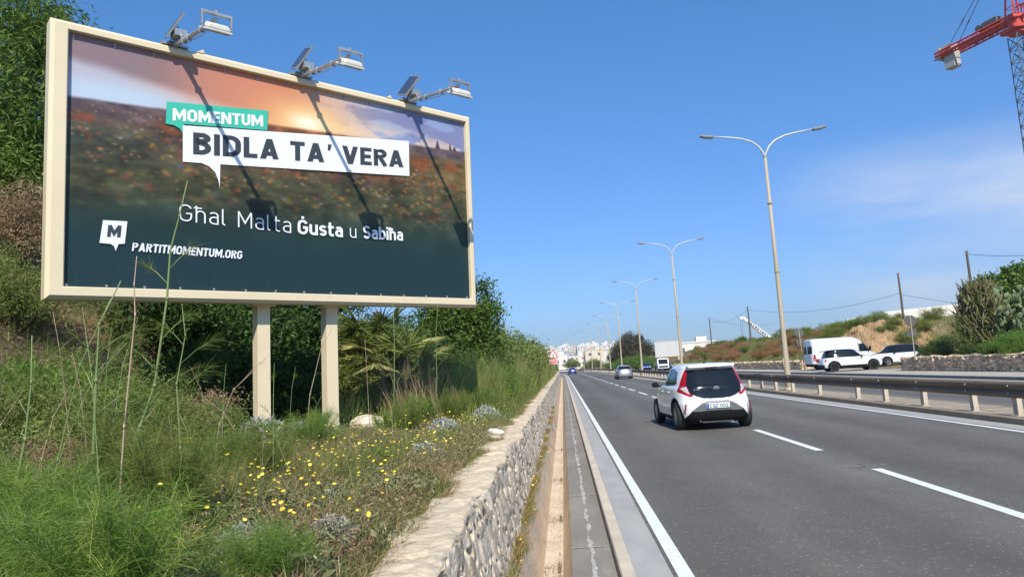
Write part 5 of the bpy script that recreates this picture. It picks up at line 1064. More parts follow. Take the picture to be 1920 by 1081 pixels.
def building(x, y, w, d, h, lab, m=None, nwin=(4, 2), grp=None, z=None, rz=0.0, name='building'):
    z = gz(x, y) if z is None else z; r = empty(name, (x, y, z), rz, lab, 'building', grp); b = MB(); b.box((0, 0, h / 2 - 1), (w, d, h + 2)); b.box((0, -.02, h + .15), (w + .3, d + .3, .3)); wo = b.build('wall', m or M_plas, r)
    b = MB(); b.box((w * .2, 0, h + .9), (w * .25, d * .4, 1.3)); b.build('roof_room', m or M_plas, r)
    nx, nz = nwin
    for i in range(nx):
        for j in range(nz):
            b = MB(); ww_ = min(1.1, w / nx * .3); hh = min(1.3, h / nz * .35); b.box((-w / 2 + w / nx * (i + .5), -d / 2 - .02, h / nz * (j + .5)), (ww_, .12, hh)); b.build('window', M_win, r)
    return r
Lb = [(4.5, 330, 9, 8, 5.6, 'low white house with dark windows left of the distant poles', (3, 1)), (-3.0, 352, 7, 8, 4.6, 'small white house nearest the warning sign in the distance', (2, 1)), (13.5, 345, 8, 9, 4.6, 'white flat roofed house in the middle of the far group', (3, 2)), (21.5, 338, 8.5, 8, 7.0, 'tallest white house beside the bushy brown tree', (2, 2)), (27.5, 352, 7, 8, 6.8, 'white house partly behind the bushy brown tree', (2, 2)), (9.5, 368, 6, 8, 7.0, 'grey block house behind the distant poles', (2, 2))]
for i, (x, y, w, d, h, lab, nw) in enumerate(Lb): building(x - 6.5, y, w, d, h, lab, M_grw if i == 5 else (M_plas2 if i == 3 else M_plas), nw, 'white houses at the end of the road', z=1.6 + .2 * (i % 3))
building(34, 190, 10, 8, 3.6, 'white flat roofed building between the blank billboard and the brown hillside', M_plas, (3, 1), z=2.2)
building(26.5, 205, 5.5, 8, 3.4, 'small cream building right behind the blank billboard', M_plas2, (2, 1), z=2.2)
# the town on the far ridge: one house each
rg = np.random.default_rng(31); proto = {}
for i in range(100):
    x = -75 + 190 * rg.random(); y = 1180 + 420 * rg.random() ** .7; k = i % 5
    if k not in proto:
        w, d, h = [(11, 10, 7), (16, 10, 9), (9, 9, 10), (20, 12, 8), (13, 10, 12)][k]; m_ = [M_plas, M_plas2, M_plas, M_plas2, M_plas][k]
        b = MB(); b.box((0, 0, h / 2 - 2), (w, d, h + 4)); b.box((w * .15, 0, h + 1.2), (w * .4, d * .5, 2.4)); o = b.build('town_house', m_); proto[k] = o
        b = MB()
        for a in range(3):
            for c_ in range(max(2, int(h // 3.2))): b.box((-w / 2 + w / 3 * (a + .5), -d / 2, 1.8 + 3.1 * c_), (1.8, .3, 1.6))
        b.build('window', M_win, o)
    else: o = copy_tree(proto[k])
    o.location = (x, y, gz(x, y)); o.rotation_euler = (0, 0, rg.normal() * .3); s_ = .8 + .5 * rg.random(); o.scale = (s_, s_, s_); tag(o, 'tiny pale flat roofed house in the hazy town on the far ridge', 'building', 'houses of the far town')

# ------------------------------------------------------------------ vegetation
L_wil = leafmat('willow leaf green', (0.043, 0.086, 0.013), (0.166, 0.273, 0.046), (0.273, 0.374, 0.078))
L_drk = leafmat('deep green leaf', (0.022, 0.058, 0.012), (0.097, 0.186, 0.037), (0.166, 0.248, 0.062))
L_fen = leafmat('fennel thread green', (0.079, 0.168, 0.023), (0.239, 0.372, 0.063), (0.424, 0.460, 0.111), trans=.45, patch=(0.124, 0.212, 0.071))
L_fen2 = leafmat('blue green thread', (0.092, 0.138, 0.026), (0.253, 0.310, 0.067), (0.391, 0.391, 0.114), trans=.45, patch=(0.230, 0.218, 0.052))
L_shr = leafmat('dusty shrub leaf', (0.075, 0.125, 0.028), (0.312, 0.388, 0.096), (0.485, 0.426, 0.174), trans=.35, patch=(0.253, 0.214, 0.088))
L_grs = leafmat('meadow grass', (0.088, 0.131, 0.032), (0.281, 0.334, 0.087), (0.632, 0.510, 0.221), trans=.4, patch=(0.351, 0.290, 0.118))
L_dry = leafmat('dry straw', (0.154, 0.099, 0.055), (0.462, 0.341, 0.198), (0.605, 0.473, 0.308), trans=.2, patch=(0.275, 0.165, 0.094))
L_rus = leafmat('russet dry shrub', (0.207, 0.098, 0.040), (0.460, 0.253, 0.115), (0.552, 0.345, 0.161), trans=.25, patch=(0.345, 0.230, 0.092))
L_sil = leafmat('silver felt leaf', (0.22, 0.24, 0.20), (0.52, 0.54, 0.46), trans=.15, patch=(0.259, 0.288, 0.259))
L_plm = leafmat('fan palm leaf', (.08, .12, .022), (.28, .33, .08), (.50, .46, .18), trans=.3, patch=(.26, .27, .07))
L_cac = leafmat('cactus skin', (.10, .15, .065), (.22, .27, .13), trans=.0, rough=.6, patch=(.20, .22, .10))
L_eup = leafmat('thicket stem', (.05, .058, .02), (.18, .175, .062), (.28, .23, .11), trans=.0, patch=(.17, .12, .055))
L_hil = leafmat('yellow green scrub', (0.084, 0.120, 0.022), (0.264, 0.300, 0.054), (0.408, 0.384, 0.086), trans=.35, patch=(0.240, 0.204, 0.065))
M_bark = mat('tree bark', (.13, .095, .065), .95, var=.35, scale=12, bump=.6, bscale=30)
M_stalk = leafmat('fennel stalk', (0.120, 0.190, 0.060), (0.260, 0.330, 0.130), trans=.1, patch=(0.220, 0.260, 0.100)); M_dstalk = mat('dry stalk', (0.400, 0.290, 0.200), .8, var=.25, scale=20)

def part(mb, name, m, root): return mb.build(name, m, root)
def tree(name, loc, clumps, n, ln, wd, m, lab, r0=.16, seed=1, cat='tree', grp=None, hang=0.0, up=.35, shell=.5):
    """clumps are relative to loc"""
    rg = np.random.default_rng(seed); r = empty(name, loc, 0, lab, cat, grp)
    a = MB(); limbs(a, (0, 0, 0), clumps, r0, rg); a.build('trunk', M_bark, r, smooth=True)
    b = MB(); crown(b, clumps, n, ln, wd, rg, up=up, hang=hang, shell=shell); b.build('crown', m, r); return r
def clumps_for(rx, ry, z0, z1, k, rg, size=.45):
    out = []
    for i in range(k):
        d = rdir(1, rg)[0]; f = rg.random() ** .4 * .72; s = size * (0.7 + .6 * rg.random())
        out.append((d[0] * rx * f, d[1] * ry * f, (z0 + z1) / 2 + d[2] * (z1 - z0) / 2 * f, s * rx, s * ry, s * (z1 - z0) * .6))
    return out
def on(x, y, dz=0): return (x, y, gz(x, y) + dz)
rg = np.random.default_rng(2)
tree('leafy_tree', (-9.9, 11.8, gz(-9.9, 11.8) - .9), [(.2, 0, 3.3, 1.5, 1.3, 1.0), (.9, -.3, 2.2, 1.2, 1.0, .9), (1.0, -.6, 1.0, 1.1, .9, .8), (-.2, -.5, .9, 1.3, 1.0, .9), (-.8, .3, 2.6, 1.2, 1.2, 1.0), (.5, .2, 4.3, 1.0, 1.0, .55), (1.3, .1, 1.5, .9, .9, .8), (.2, -.2, 1.4, 1.0, .9, .7), (1.25, -.1, 3.6, .7, .7, .6), (-.5, -.3, 4.0, .9, .9, .6)], 36000, .16, .030, L_wil, 'tall leafy green tree at the left edge behind the big billboard', .16, 3, hang=.14)
tree('dark_tree', on(-7.6, 14.6), clumps_for(2.0, 1.8, .9, 4.2, 9, rg, .5), 16000, .10, .045, L_drk, 'dark shaded tree directly behind the big billboard posts', .16, 5)
tree('leafy_tree', on(-6.9, 20.0), clumps_for(1.9, 1.8, 1.2, 4.6, 9, rg, .5), 15000, .10, .045, L_drk, 'green tree behind the middle of the big billboard', .16, 6)
tree('leafy_tree', on(-3.0, 21.0), [(-.2, 0, 2.2, 1.1, 1.1, .9), (.55, -.1, 2.9, .75, .8, .75), (.75, 0, 1.7, .75, .8, .7), (-.9, .2, 1.5, 1.0, .9, .8), (-.5, 0, 3.3, .9, .9, .6), (.1, -.2, 1.2, .9, .8, .5), (.9, .1, 2.5, .55, .6, .5)], 22000, .11, .05, L_wil, 'bright green tree showing past the right edge of the big billboard', .13, 7)
tree('leafy_tree', on(-4.9, 26.0), clumps_for(1.8, 1.6, 1.0, 3.6, 8, rg, .5), 12000, .11, .05, L_drk, 'green tree further along the verge behind the billboard tree', .14, 8)

# shrubs on the bank and the verge
def shrub_mesh(n, ln, wd, m, rg, h=1.2, r=.8, k=7, stems=True, z0=.1):
    b = MB(); cl = clumps_for(r, r, z0, h, k, rg, .5); crown(b, cl, n, ln, wd, rg, up=.3, shell=.35); return b, cl
def shrub(kind, loc, s, lab, rz=0.0, grp='shrubs on the bank', cat='shrub'):
    if kind not in SH:
        nm, n, ln, wd, m, h, r, k, sd = SPEC[kind]; rg = np.random.default_rng(sd); b, cl = shrub_mesh(n, ln, wd, m, rg, h, r, k)
        t = empty(nm, loc); b.build('foliage', m, t); a = MB()
        for c in cl: a.tube([(rg.normal() * .05, rg.normal() * .05, -.1), (c[0] * .5 + rg.normal() * .04, c[1] * .5, c[2] * .5), (c[0], c[1], c[2] + c[5] * .5)], [.022, .014, .005], 5)
        a.build('stem', M_bark, t, smooth=True); SH[kind] = t
    else: t = copy_tree(SH[kind])
    t.location = loc; t.rotation_euler = (0, 0, rz); t.scale = (s, s, s) if np.isscalar(s) else s; return tag(t, lab, cat, grp)
SH = {}
SPEC = {'fine': ('fine_leaved_shrub', 16000, .06, .009, L_shr, 1.25, .95, 10, 21), 'green': ('green_shrub', 12000, .07, .016, L_fen, 1.1, .85, 9, 22), 'leafy': ('leafy_shrub', 8000, .08, .04, L_drk, 1.5, 1.0, 9, 23), 'dry': ('dry_shrub', 9000, .07, .010, L_dry, 1.0, .8, 8, 24), 'rust': ('russet_shrub', 7000, .10, .018, L_rus, 1.2, 1.2, 9, 25), 'hill': ('hillside_shrub', 7000, .12, .022, L_hil, 1.2, 1.2, 9, 26), 'far': ('roadside_shrub', 6000, .12, .03, L_shr, 1.5, 1.3, 8, 27)}
PL = [('fine', -5.6, 6.6, 1.0, 'fine leaved green shrub at the left edge below the billboard corner'), ('fine', -4.75, 6.9, 1.05, 'tallest fine leaved shrub under the left end of the billboard'), ('fine', -4.2, 7.9, .85, 'fine leaved shrub left of the silver leaved clump'), ('green', -5.1, 7.6, 1.0, 'bright green shrub behind the fine leaved shrubs'), ('dry', -6.5, 8.9, .8, 'third brown dry shrub on the left bank, lowest of them'), ('green', -6.3, 8.2, .9, 'blue green shrub high at the left edge below the leafy tree'), ('fine', -6.0, 9.2, 1.1, 'shrub half hidden behind the lower left corner of the billboard'),
      ('fine', -7.4, 9.3, 1.1, 'olive shrub at the left edge halfway up the bank'), ('dry', -8.1, 10.1, 1.2, 'pale dry shrub just under the leafy tree'), ('dry', -5.2, 9.8, .9, 'brown dry shrub in the shade behind the left post'), ('dry', -3.75, 5.5, .42, 'low tangle of dry stems behind the foreground fennel'), ('dry', -4.4, 6.1, .5, 'dry tangle at the left edge behind the fennel'), ('dry', -3.1, 6.9, .34, 'small dry tangle in the middle of the meadow'), ('fine', -4.0, 6.4, .6, 'low shrub in the left foreground behind the fennel'), ('fine', -4.7, 5.3, .5, 'low shrub at the far left foreground'),
      ('leafy', -5.6, 13.4, 1.15, 'dark leafy shrub between the two billboard posts'), ('leafy', -7.0, 12.4, 1.2, 'dark leafy shrub left of the billboard posts'), ('leafy', -6.2, 11.3, 1.0, 'dark shrub close behind the lower left half of the billboard'), ('leafy', -8.3, 13.3, 1.4, 'dark shrub high on the bank behind the billboard'), ('leafy', -4.9, 12.9, .9, 'dark low shrub right behind the left billboard post'), ('leafy', -6.6, 15.6, 1.5, 'large dark shrub in the billboard shadow'), ('leafy', -8.0, 17.5, 1.6, 'large dark shrub on the bank behind the post gap'), ('leafy', -5.0, 18.2, 1.2, 'dark shrub behind the fan palms'), ('hill', -5.3, 15.6, 1.0, 'yellow green shrub seen between the billboard posts'), ('leafy', -2.5, 17.8, .9, 'dark glossy shrub below the right end of the billboard'), ('leafy', -2.4, 19.4, 1.1, 'leafy shrub under the bright green tree'), ('fine', -2.2, 14.6, .75, 'soft green shrub on the verge right of the posts'), ('green', -2.6, 12.7, .55, 'small dark green shrub near the pale rock'),
      ('green', -1.9, 14.3, .65, 'light green shrub by the wall right of the fan palms'), ('hill', -2.3, 16.2, .8, 'yellowish shrub among the tall grass past the posts'), ('green', -1.8, 17.8, .95, 'soft light green shrub among the tall grass'), ('fine', -1.75, 20.3, .9, 'fine leaved shrub by the wall below the bright green tree'), ('hill', -2.3, 22.2, 1.0, 'yellow green shrub at the foot of the bright green tree'), ('green', -1.9, 24.0, 1.1, 'rounded light green shrub along the verge beyond the bright green tree'), ('fine', -2.3, 26.3, 1.3, 'olive shrub close beyond the bright green tree'), ('leafy', -4.4, 19.6, 1.5, 'dark shrub filling the gap behind the fan palms'), ('leafy', -3.9, 23.5, 1.5, 'dark shrub between the bright green tree and the tree behind it'), ('far', -2.9, 28.5, 1.75, 'shrub on the verge past the bright green tree'), ('far', -2.5, 33, 1.65, 'rounded shrub along the verge, second past the tree'), ('leafy', -3.1, 37, 1.9, 'dark shrub along the verge, third past the tree'), ('far', -2.7, 42, 1.7, 'shrub along the verge in front of the small palm'), ('far', -3.4, 48, 1.9, 'large shrub along the verge left of the small palm'), ('far', -2.4, 54, 1.4, 'shrub along the verge right of the small palm'), ('leafy', -3.1, 66, 1.7, 'dark shrub close behind the small palm'), ('far', -2.6, 72, 1.3, 'shrub just in front of the warning sign')]
for i, (k, x, y, s, lab) in enumerate(PL): shrub(k, on(x, y, -.05), s, lab, i * 1.3)
for i, y in enumerate(np.arange(84, 260, 8.0)): shrub('far' if i % 2 else 'leafy', on(-2.6 - .5 * (i % 3) + float(bend(y)), y, -.1), 1.5 + .3 * (i % 3), 'small distant shrub on the left verge beyond the warning sign', i, 'far shrubs on the left verge')
# hillside across the road
rg = np.random.default_rng(44)
for i in range(92):
    y = 68.5 + 80 * rg.random(); x = 22.6 + 9.5 * rg.random() ** .9; k = 'rust' if (rg.random() < .72 and x < 28.0) else 'hill'
    if k == 'hill' and rg.random() < .25: k = 'green'
    shrub(k, on(x, y, -.1), (.85 + .45 * rg.random()) * (1.0 if x < 28 else .75), {'rust': 'russet dry shrub on the hillside across the road', 'hill': 'yellow green shrub on the hillside across the road', 'green': 'deep green shrub on the hillside across the road'}[k], rg.random() * 6, {'rust': 'russet shrubs on the hillside', 'hill': 'yellow green shrubs on the hillside', 'green': 'deep green shrubs on the hillside'}[k])
for i, (x, y, s, k) in enumerate([(31.6, 68.0, 1.0, 'far'), (33.2, 69, 1.1, 'hill'), (34.5, 67.0, 1.1, 'far'), (30.4, 71.2, .9, 'far'), (32.3, 72, 1.0, 'hill'), (35.5, 71, 1.1, 'hill'), (28.2, 72.5, .8, 'hill'), (26, 71.5, .9, 'hill'), (29.6, 69.0, .5, 'far'), (24.6, 69.2, .9, 'hill'), (25.4, 71.8, 1.25, 'hill'), (26.9, 72.2, 1.3, 'hill'), (28.9, 70.6, .75, 'far'), (31.0, 69.6, .8, 'hill'), (27.6, 69.6, .5, 'rust'), (30.2, 67.4, .5, 'far'), (36.5, 64, 1.0, 'far'), (27.3, 74, 1.2, 'hill')]):
    shrub(k, on(x, y, -.1), s, 'scrubby bush on top of the orange earth bank behind the van', i, 'bushes above the earth bank')
# orange earth bank behind the parking place
yv2 = np.arange(65.6, 71.5, .16); xv2 = np.arange(24.2, 34.5, .16); Yg, Xg = np.meshgrid(yv2, xv2, indexing='ij'); eg = ss(24.2, 25.6, Xg) * (1 - ss(33.0, 34.5, Xg)) * (1 - ss(70.3, 71.5, Yg)); zz = height(Xg, Yg) - .12 + eg * (.2 + .22 * np.abs(wob(Xg, Yg, 1.3)) + .15 * np.abs(wob(Xg, Yg, 3.3)) + .08 * wob(Xg, Yg, 7.1))
q = MB(); q.grid(np.stack([Xg, Yg, zz], -1)); tag(q.build('earth_bank', mat('orange earth', (.42, .27, .145), .95, spec=.1, col2=(.25, .165, .09), scale=.8, bump=1.0, bscale=5, dirt=((.55, .45, .33), 1.2, .55, .7, .8)), smooth=False), kind='structure')

# far bushy tree and hedge in front of it
rg = np.random.default_rng(51)
L_brn = leafmat('brown olive leaf', (0.045, 0.045, 0.018), (0.130, 0.115, 0.050), (0.190, 0.150, 0.070), trans=.25, patch=(0.110, 0.080, 0.040))
tree('bushy_tree', (16.5, 172, 1.0), [(-3.2, 0, 3.0, 2.6, 2.4, 2.4), (0, 0, 5.2, 3.0, 2.6, 2.7), (-1.8, -.5, 4.4, 2.4, 2.2, 2.4), (2.6, .2, 4.0, 2.6, 2.4, 2.1), (4.6, 0, 2.6, 2.4, 2.2, 2.2), (1.2, -.8, 3.0, 2.6, 2.2, 2.2), (-.6, .5, 6.6, 1.5, 1.4, 1.2), (1.6, 0, 6.3, 1.3, 1.2, 1.0), (-4.6, 0, 1.8, 1.6, 1.6, 1.8)], 26000, .30, .13, L_brn, 'big rounded brown green tree beside the far street lamps', .35, 12)
for i, (x, y, s, z) in enumerate([(13.2, 165, 3.0, 0), (16.4, 163, 3.4, 0), (19.4, 161, 2.8, 0), (11.0, 168, 2.2, 0)]): shrub('green', (x, y, .1), (s, s, s * .9), 'broad green bush in front of the big brown green tree', i, 'bushes at the foot of the far tree')
tree('small_tree', (3.2, 238, .6), [(0, 0, 2.4, 2.0, 1.8, 1.5), (1.4, 0, 1.8, 1.4, 1.3, 1.2), (-1.6, 0, 1.6, 1.5, 1.3, 1.2)], 4000, .3, .14, L_shr, 'small green tree in front of the white houses at the bend', .2, 13)
tree('small_tree', (9.5, 226, .6), [(0, 0, 1.8, 2.2, 1.8, 1.2), (1.8, 0, 1.5, 1.6, 1.3, 1.0), (-1.6, 0, 1.2, 1.5, 1.3, 1.0)], 4000, .3, .14, L_shr, 'low green tree right of the white houses at the bend', .2, 14)

# ------------------------------------------------------------------ fan palms
def palm(loc, n, rad, stem, lab, seed, s=1.0):
    rg = np.random.default_rng(seed); r = empty('fan_palm', loc, rg.random() * 6, lab, 'palm'); lf = MB(); pt = MB()
    for i in range(n):
        az = rg.random() * 6.283; el = math.radians(-25 + 105 * rg.random()); L = stem * (.7 + .5 * rg.random()); d = np.array([math.cos(az) * math.cos(el), math.sin(az) * math.cos(el), math.sin(el)])
        b0 = np.array([0, 0, .2 + (.25 + .5 * rg.random()) * .5 * s]); hub = b0 + d * L + np.array([0, 0, -.1 * L * math.cos(el)]); pt.tube([b0, (b0 + hub) / 2 + [0, 0, .05], hub], [.010, .008, .006], 4)
        m = 20; sp = np.radians(np.linspace(-125, 125, m)); side = unit(np.cross(d, [0, 0, 1]) + 1e-6); nr = np.cross(side, d); fd = d[None] * np.cos(sp)[:, None] + side[None] * np.sin(sp)[:, None] + nr[None] * (.12 + .25 * np.abs(np.sin(sp)))[:, None] * -1
        t0 = np.clip(.4 + .2 * rg.normal(), 0, 1) if rg.random() > .15 else 1.0
        blades(lf, np.repeat(hub[None], m, 0) + fd * .03, fd, rad * (.75 + .25 * np.cos(sp * .5)), .060, .08, 3, np.clip(t0 + .08 * rg.normal(size=m), 0, 1), rg, taper=.1)
    lf.build('fronds', L_plm, r); pt.build('leaf_stalks', M_stalk, r); tk = MB(); tk.tube([(0, 0, -.3), (.02, 0, .3), (0, .03, .75 * s)], [.14, .13, .09], 8); tk.build('trunk', M_bark, r); return r
palm(on(-4.35, 17.0), 60, .58, 1.0, 'spiky fan palm beside the right billboard post, in the sun', 3, 3.2)
palm(on(-3.6, 16.4), 40, .5, .8, 'fan palm in front of the taller fan palm, lower right', 4, 2.0)
palm(on(-5.0, 16.8, .2), 44, .5, .9, 'fan palm peeping out behind the others under the billboard', 5, 1.8)
palm(on(-2.3, 57, 1.3), 40, .75, .8, 'small palm with drooping fronds far along the verge', 6, 1.6)

# ------------------------------------------------------------------ meadow: grass, tall grass, flowers
def ground_pts(n, x0, x1, y0, y1, rg, yp=1.0): x = x0 + (x1 - x0) * rg.random(n); y = y0 + (y1 - y0) * rg.random(n) ** yp; return np.stack([x, y, height(x + bend(y), y)], -1)
def clump_mask(p, f, ph, th): v = .5 + .28 * wob(p[:, 0], p[:, 1], f, ph) + .12 * wob(p[:, 0], p[:, 1], f * 2.7, ph + 1); return v > th
rg = np.random.default_rng(61)
g1 = MB()
P_ = ground_pts(70000, -7.0, -1.02, 2.3, 16, rg, 1.5); P_ = P_[clump_mask(P_, 2.1, 1, .36) | (rg.random(len(P_)) < .3)]; n = len(P_); up = unit(np.stack([rg.normal(size=n) * .5, rg.normal(size=n) * .5, np.ones(n)], -1))
blades(g1, P_, up, .10 + .24 * rg.random(n) ** 1.5, .0045 + .003 * rg.random(n), .25 + .3 * rg.random(n), 3, np.clip(.45 + .25 * rg.normal(size=n), 0, 1), rg)
P_ = ground_pts(26000, -5.5, -1.0, 14, 60, rg, 1.3); n = len(P_); up = unit(np.stack([rg.normal(size=n) * .4, rg.normal(size=n) * .4, np.ones(n)], -1)); blades(g1, P_, up, .2 + .25 * rg.random(n), .014, .3, 2, np.clip(.4 + .22 * rg.normal(size=n), 0, 1), rg)
P_ = ground_pts(52000, -15, -5.3, 4.5, 34, rg, 1.2); n = len(P_); blades(g1, P_, unit(np.stack([rg.normal(size=n) * .5, rg.normal(size=n) * .5, np.ones(n)], -1)), .15 + .4 * rg.random(n), .012 + .008 * rg.random(n), .3, 2, np.clip(.45 + .3 * rg.normal(size=n), 0, 1), rg)
P_ = ground_pts(30000, -4.2, -1.05, 6.0, 14, rg, 1.0); P_ = P_[clump_mask(P_, 3.3, 6, .5)]; n = len(P_); P_[:, 2] += .05 * rg.random(n); leaves(g1, P_ + np.stack([0 * P_[:, 0], 0 * P_[:, 0], .16 * rg.random(n)], -1), rdir(n, rg) + [0, 0, .6], .03 + .02 * rg.random(n), .012, np.clip(.6 + .25 * rg.normal(size=n), 0, 1), rg)
c_ = ground_pts(60, -3.3, -1.5, 4.6, 8.5, rg, 1.0); n = 5200; ci = rg.integers(0, 60, n); P_ = c_[ci] + np.stack([rg.normal(size=n) * .07, rg.normal(size=n) * .09, 0 * ci], -1); ln_ = rg.normal(size=(60, 2)) * .22 + [.18, 0]; up = unit(np.stack([ln_[ci, 0] + rg.normal(size=n) * .16, ln_[ci, 1] + rg.normal(size=n) * .16, np.ones(n)], -1)); blades(g1, P_, up, .2 + .38 * rg.random(n), .0045, .3, 4, np.clip(.55 + .3 * rg.normal(size=n), 0, 1), rg)
tag(g1.build('meadow_grass', L_grs), 'mixed green grass covering the verge in front of the billboard', 'grass', kind='stuff')
g2 = MB()                                                       # dry herbs and straw
P_ = ground_pts(50000, -6.5, -1.0, 2.5, 13, rg, 1.3); P_ = P_[~clump_mask(P_, 2.1, 1, .50) | (rg.random(len(P_)) < .15)]; n = len(P_); up = unit(np.stack([rg.normal(size=n) * .8, rg.normal(size=n) * .8, np.ones(n)], -1))
blades(g2, P_, up, .05 + .15 * rg.random(n), .0035 + .002 * rg.random(n), .2 * rg.random(n), 2, np.clip(.45 + .3 * rg.normal(size=n), 0, 1), rg, taper=.5)
P_ = ground_pts(13000, -2.9, -1.0, 3.6, 11, rg, 1.3); n = len(P_); Q_ = P_[:3500].copy(); blades(g2, Q_, unit(np.stack([rg.normal(size=3500) * .45, rg.normal(size=3500) * .45, np.ones(3500)], -1)), .08 + .20 * rg.random(3500), .003, .15, 3, np.clip(.5 + .25 * rg.normal(size=3500), 0, 1), rg, taper=.8); P_[:, 2] += .02 + .18 * rg.random(n); leaves(g2, P_, rdir(n, rg) + [0, 0, .4], .022 + .02 * rg.random(n), .010, np.clip(.3 + .3 * rg.normal(size=n), 0, 1), rg)
P_ = ground_pts(16000, -7.5, -2.4, 3.0, 7.5, rg, 1.0); n = len(P_); up = unit(np.stack([rg.normal(size=n) * .9, rg.normal(size=n) * .9, np.ones(n) * .9], -1)); blades(g2, P_, up, .2 + .35 * rg.random(n), .004, .15, 2, np.clip(.4 + .3 * rg.normal(size=n), 0, 1), rg)
hb = MB(); P_ = ground_pts(60000, -4.4, -1.0, 3.0, 15, rg, 1.25); P_ = P_[clump_mask(P_, 2.9, 8, .42)]; n = len(P_); P_[:, 2] += .02 + .16 * rg.random(n) ** 1.3; leaves(hb, P_, rdir(n, rg) + [0, 0, .5], .018 + .022 * rg.random(n), .009, np.clip(.5 + .3 * rg.normal(size=n), 0, 1), rg)
P_ = ground_pts(5200, -3.2, -1.05, 2.5, 6.5, rg, 1.0); P_ = P_[clump_mask(P_, 4.1, 3, .5)]; n = len(P_); P_[:, 2] += .02 + .13 * rg.random(n); leaves(hb, P_, rdir(n, rg) * .7 + [0, 0, .8], .05 + .04 * rg.random(n), .024, np.clip(.4 + .3 * rg.normal(size=n), 0, 1), rg)
tag(hb.build('low_herbs', leafmat('grey green herb', (0.088, 0.119, 0.045), (0.300, 0.350, 0.158), (0.525, 0.450, 0.225), trans=.3, patch=(0.325, 0.237, 0.113))), 'low grey green herbs knitted together over the meadow', 'ground cover', kind='stuff')
tag(g2.build('dry_grass', L_dry), 'dry brown straw and seed heads among the green verge grass', 'dry grass', kind='stuff')
g3 = MB()                                                       # tall feathery grass on the verge to the right of the posts
def tallgrass(mb, n, x0, x1, y0, y1, h0, h1, wd, yp=1.2):
    c = ground_pts(max(20, n // 60), x0, x1, y0, y1, rg, yp); ci = rg.integers(0, len(c), n); P_ = c[ci] + np.stack([rg.normal(size=n) * .14, rg.normal(size=n) * .2, np.zeros(n)], -1)
    lean = rg.normal(size=(len(c), 2)) * .15; hs = .55 + .75 * rg.random(len(c)); up = unit(np.stack([lean[ci, 0] + rg.normal(size=n) * .12, lean[ci, 1] + rg.normal(size=n) * .12, np.ones(n)], -1)); tt = np.clip(.5 + .28 * rg.normal(size=len(c)), 0, 1)
    blades(mb, P_, up, (h0 + (h1 - h0) * rg.random(n)) * hs[ci], wd * (.7 + .6 * rg.random(n)), .12 + .2 * rg.random(n), 3, np.clip(tt[ci] + .15 * rg.normal(size=n), 0, 1), rg)
tallgrass(g3, 8000, -2.8, -1.4, 13.5, 24, .5, 1.6, .010); tallgrass(g3, 16000, -3.4, -1.25, 22, 80, .5, 1.7, .020); tallgrass(g3, 5000, -3.3, -1.3, 80, 200, .6, 1.8, .06); tallgrass(g3, 2600, -4.6, -2.2, 11.6, 15, .3, .9, .007)
g5 = MB(); tallgrass(g5, 2600, -3.9, -1.4, 12.5, 26, .7, 1.9, .008); tallgrass(g5, 2600, -3.4, -1.25, 24, 80, .8, 1.9, .018); tag(g5.build('dry_reeds', L_dry), 'pale dry stems standing among the tall green grass on the verge', 'dry stems', kind='stuff')
L_tal = leafmat('tall grass blade', (.13, .17, .035), (.36, .42, .11), (.52, .50, .20), trans=.45, patch=(.30, .32, .08))
tag(g3.build('tall_grass', L_tal), 'tall feathery blue green grass standing along the verge behind the stone wall', 'tall grass', kind='stuff')
g4 = MB()                                                       # stuff on the hillside and front bed across the road
P_ = ground_pts(16000, 21.8, 42, 67.5, 150, rg, 1.2); n = len(P_); blades(g4, P_, unit(np.stack([rg.normal(size=n) * .4, rg.normal(size=n) * .4, np.ones(n)], -1)), .3 + .5 * rg.random(n), .05, .3, 2, rg.random(n), rg)
P_ = ground_pts(6000, 21.8, 40, 24, 46.5, rg, 1.0); n = len(P_); blades(g4, P_, unit(np.stack([rg.normal(size=n) * .4, rg.normal(size=n) * .4, np.ones(n)], -1)), .2 + .3 * rg.random(n), .03, .3, 2, rg.random(n), rg)
P_ = ground_pts(5000, 24.2, 34, 66.0, 71.5, rg, 1.0); P_ = P_[clump_mask(P_, 1.9, 3, .47)]; P_[:, 2] += .15; n = len(P_); blades(g4, P_, unit(np.stack([rg.normal(size=n) * .5, rg.normal(size=n) * .5, np.ones(n)], -1)), .2 + .35 * rg.random(n), .04, .3, 2, .6 + .4 * rg.random(n), rg)
tag(g4.build('hillside_grass', L_hil), 'rough yellow green grass on the hillside across the road', 'grass', kind='stuff')

# low feathery fennel in the foreground, one plant each
def fennel_mesh(rg, h=.55, r=.42, plumes=34, thr=190, tl=.11):
    b = MB(); st = MB()
    for i in range(plumes):
        az = rg.random() * 6.283; lean = r * rg.random() ** .6; H = h * (.55 + .45 * rg.random()); tip = np.array([math.cos(az) * lean, math.sin(az) * lean, H]); base = tip * [.15, .15, 0]
        st.tube([base - [0, 0, .05], base * .5 + tip * [.5, .5, .55], tip], [.005, .004, .002], 4)
        t = .25 + .75 * rg.random(thr); P = base[None] * (1 - t)[:, None] + tip[None] * t[:, None]; P[:, 2] = H * t ** .9; dr = rdir(thr, rg) * .8 + np.array([math.cos(az) * .25, math.sin(az) * .25, .55]); dr = unit(dr); P = P + rdir(thr, rg) * .02
        blades(b, P, dr, tl * (.5 + .8 * rg.random(thr)), .0024, .2, 2, np.clip(.55 + .15 * rg.normal() + .15 * rg.normal(size=thr), 0, 1), rg, taper=.5)
    return b, st
FM = []
for s_ in (1, 2, 3):
    rg2 = np.random.default_rng(70 + s_); b, st = fennel_mesh(rg2, h=(.55, .42, .75)[s_ - 1], r=(.42, .45, .32)[s_ - 1]); FM.append((b, st, L_fen if s_ != 3 else L_fen2))
FP = {}
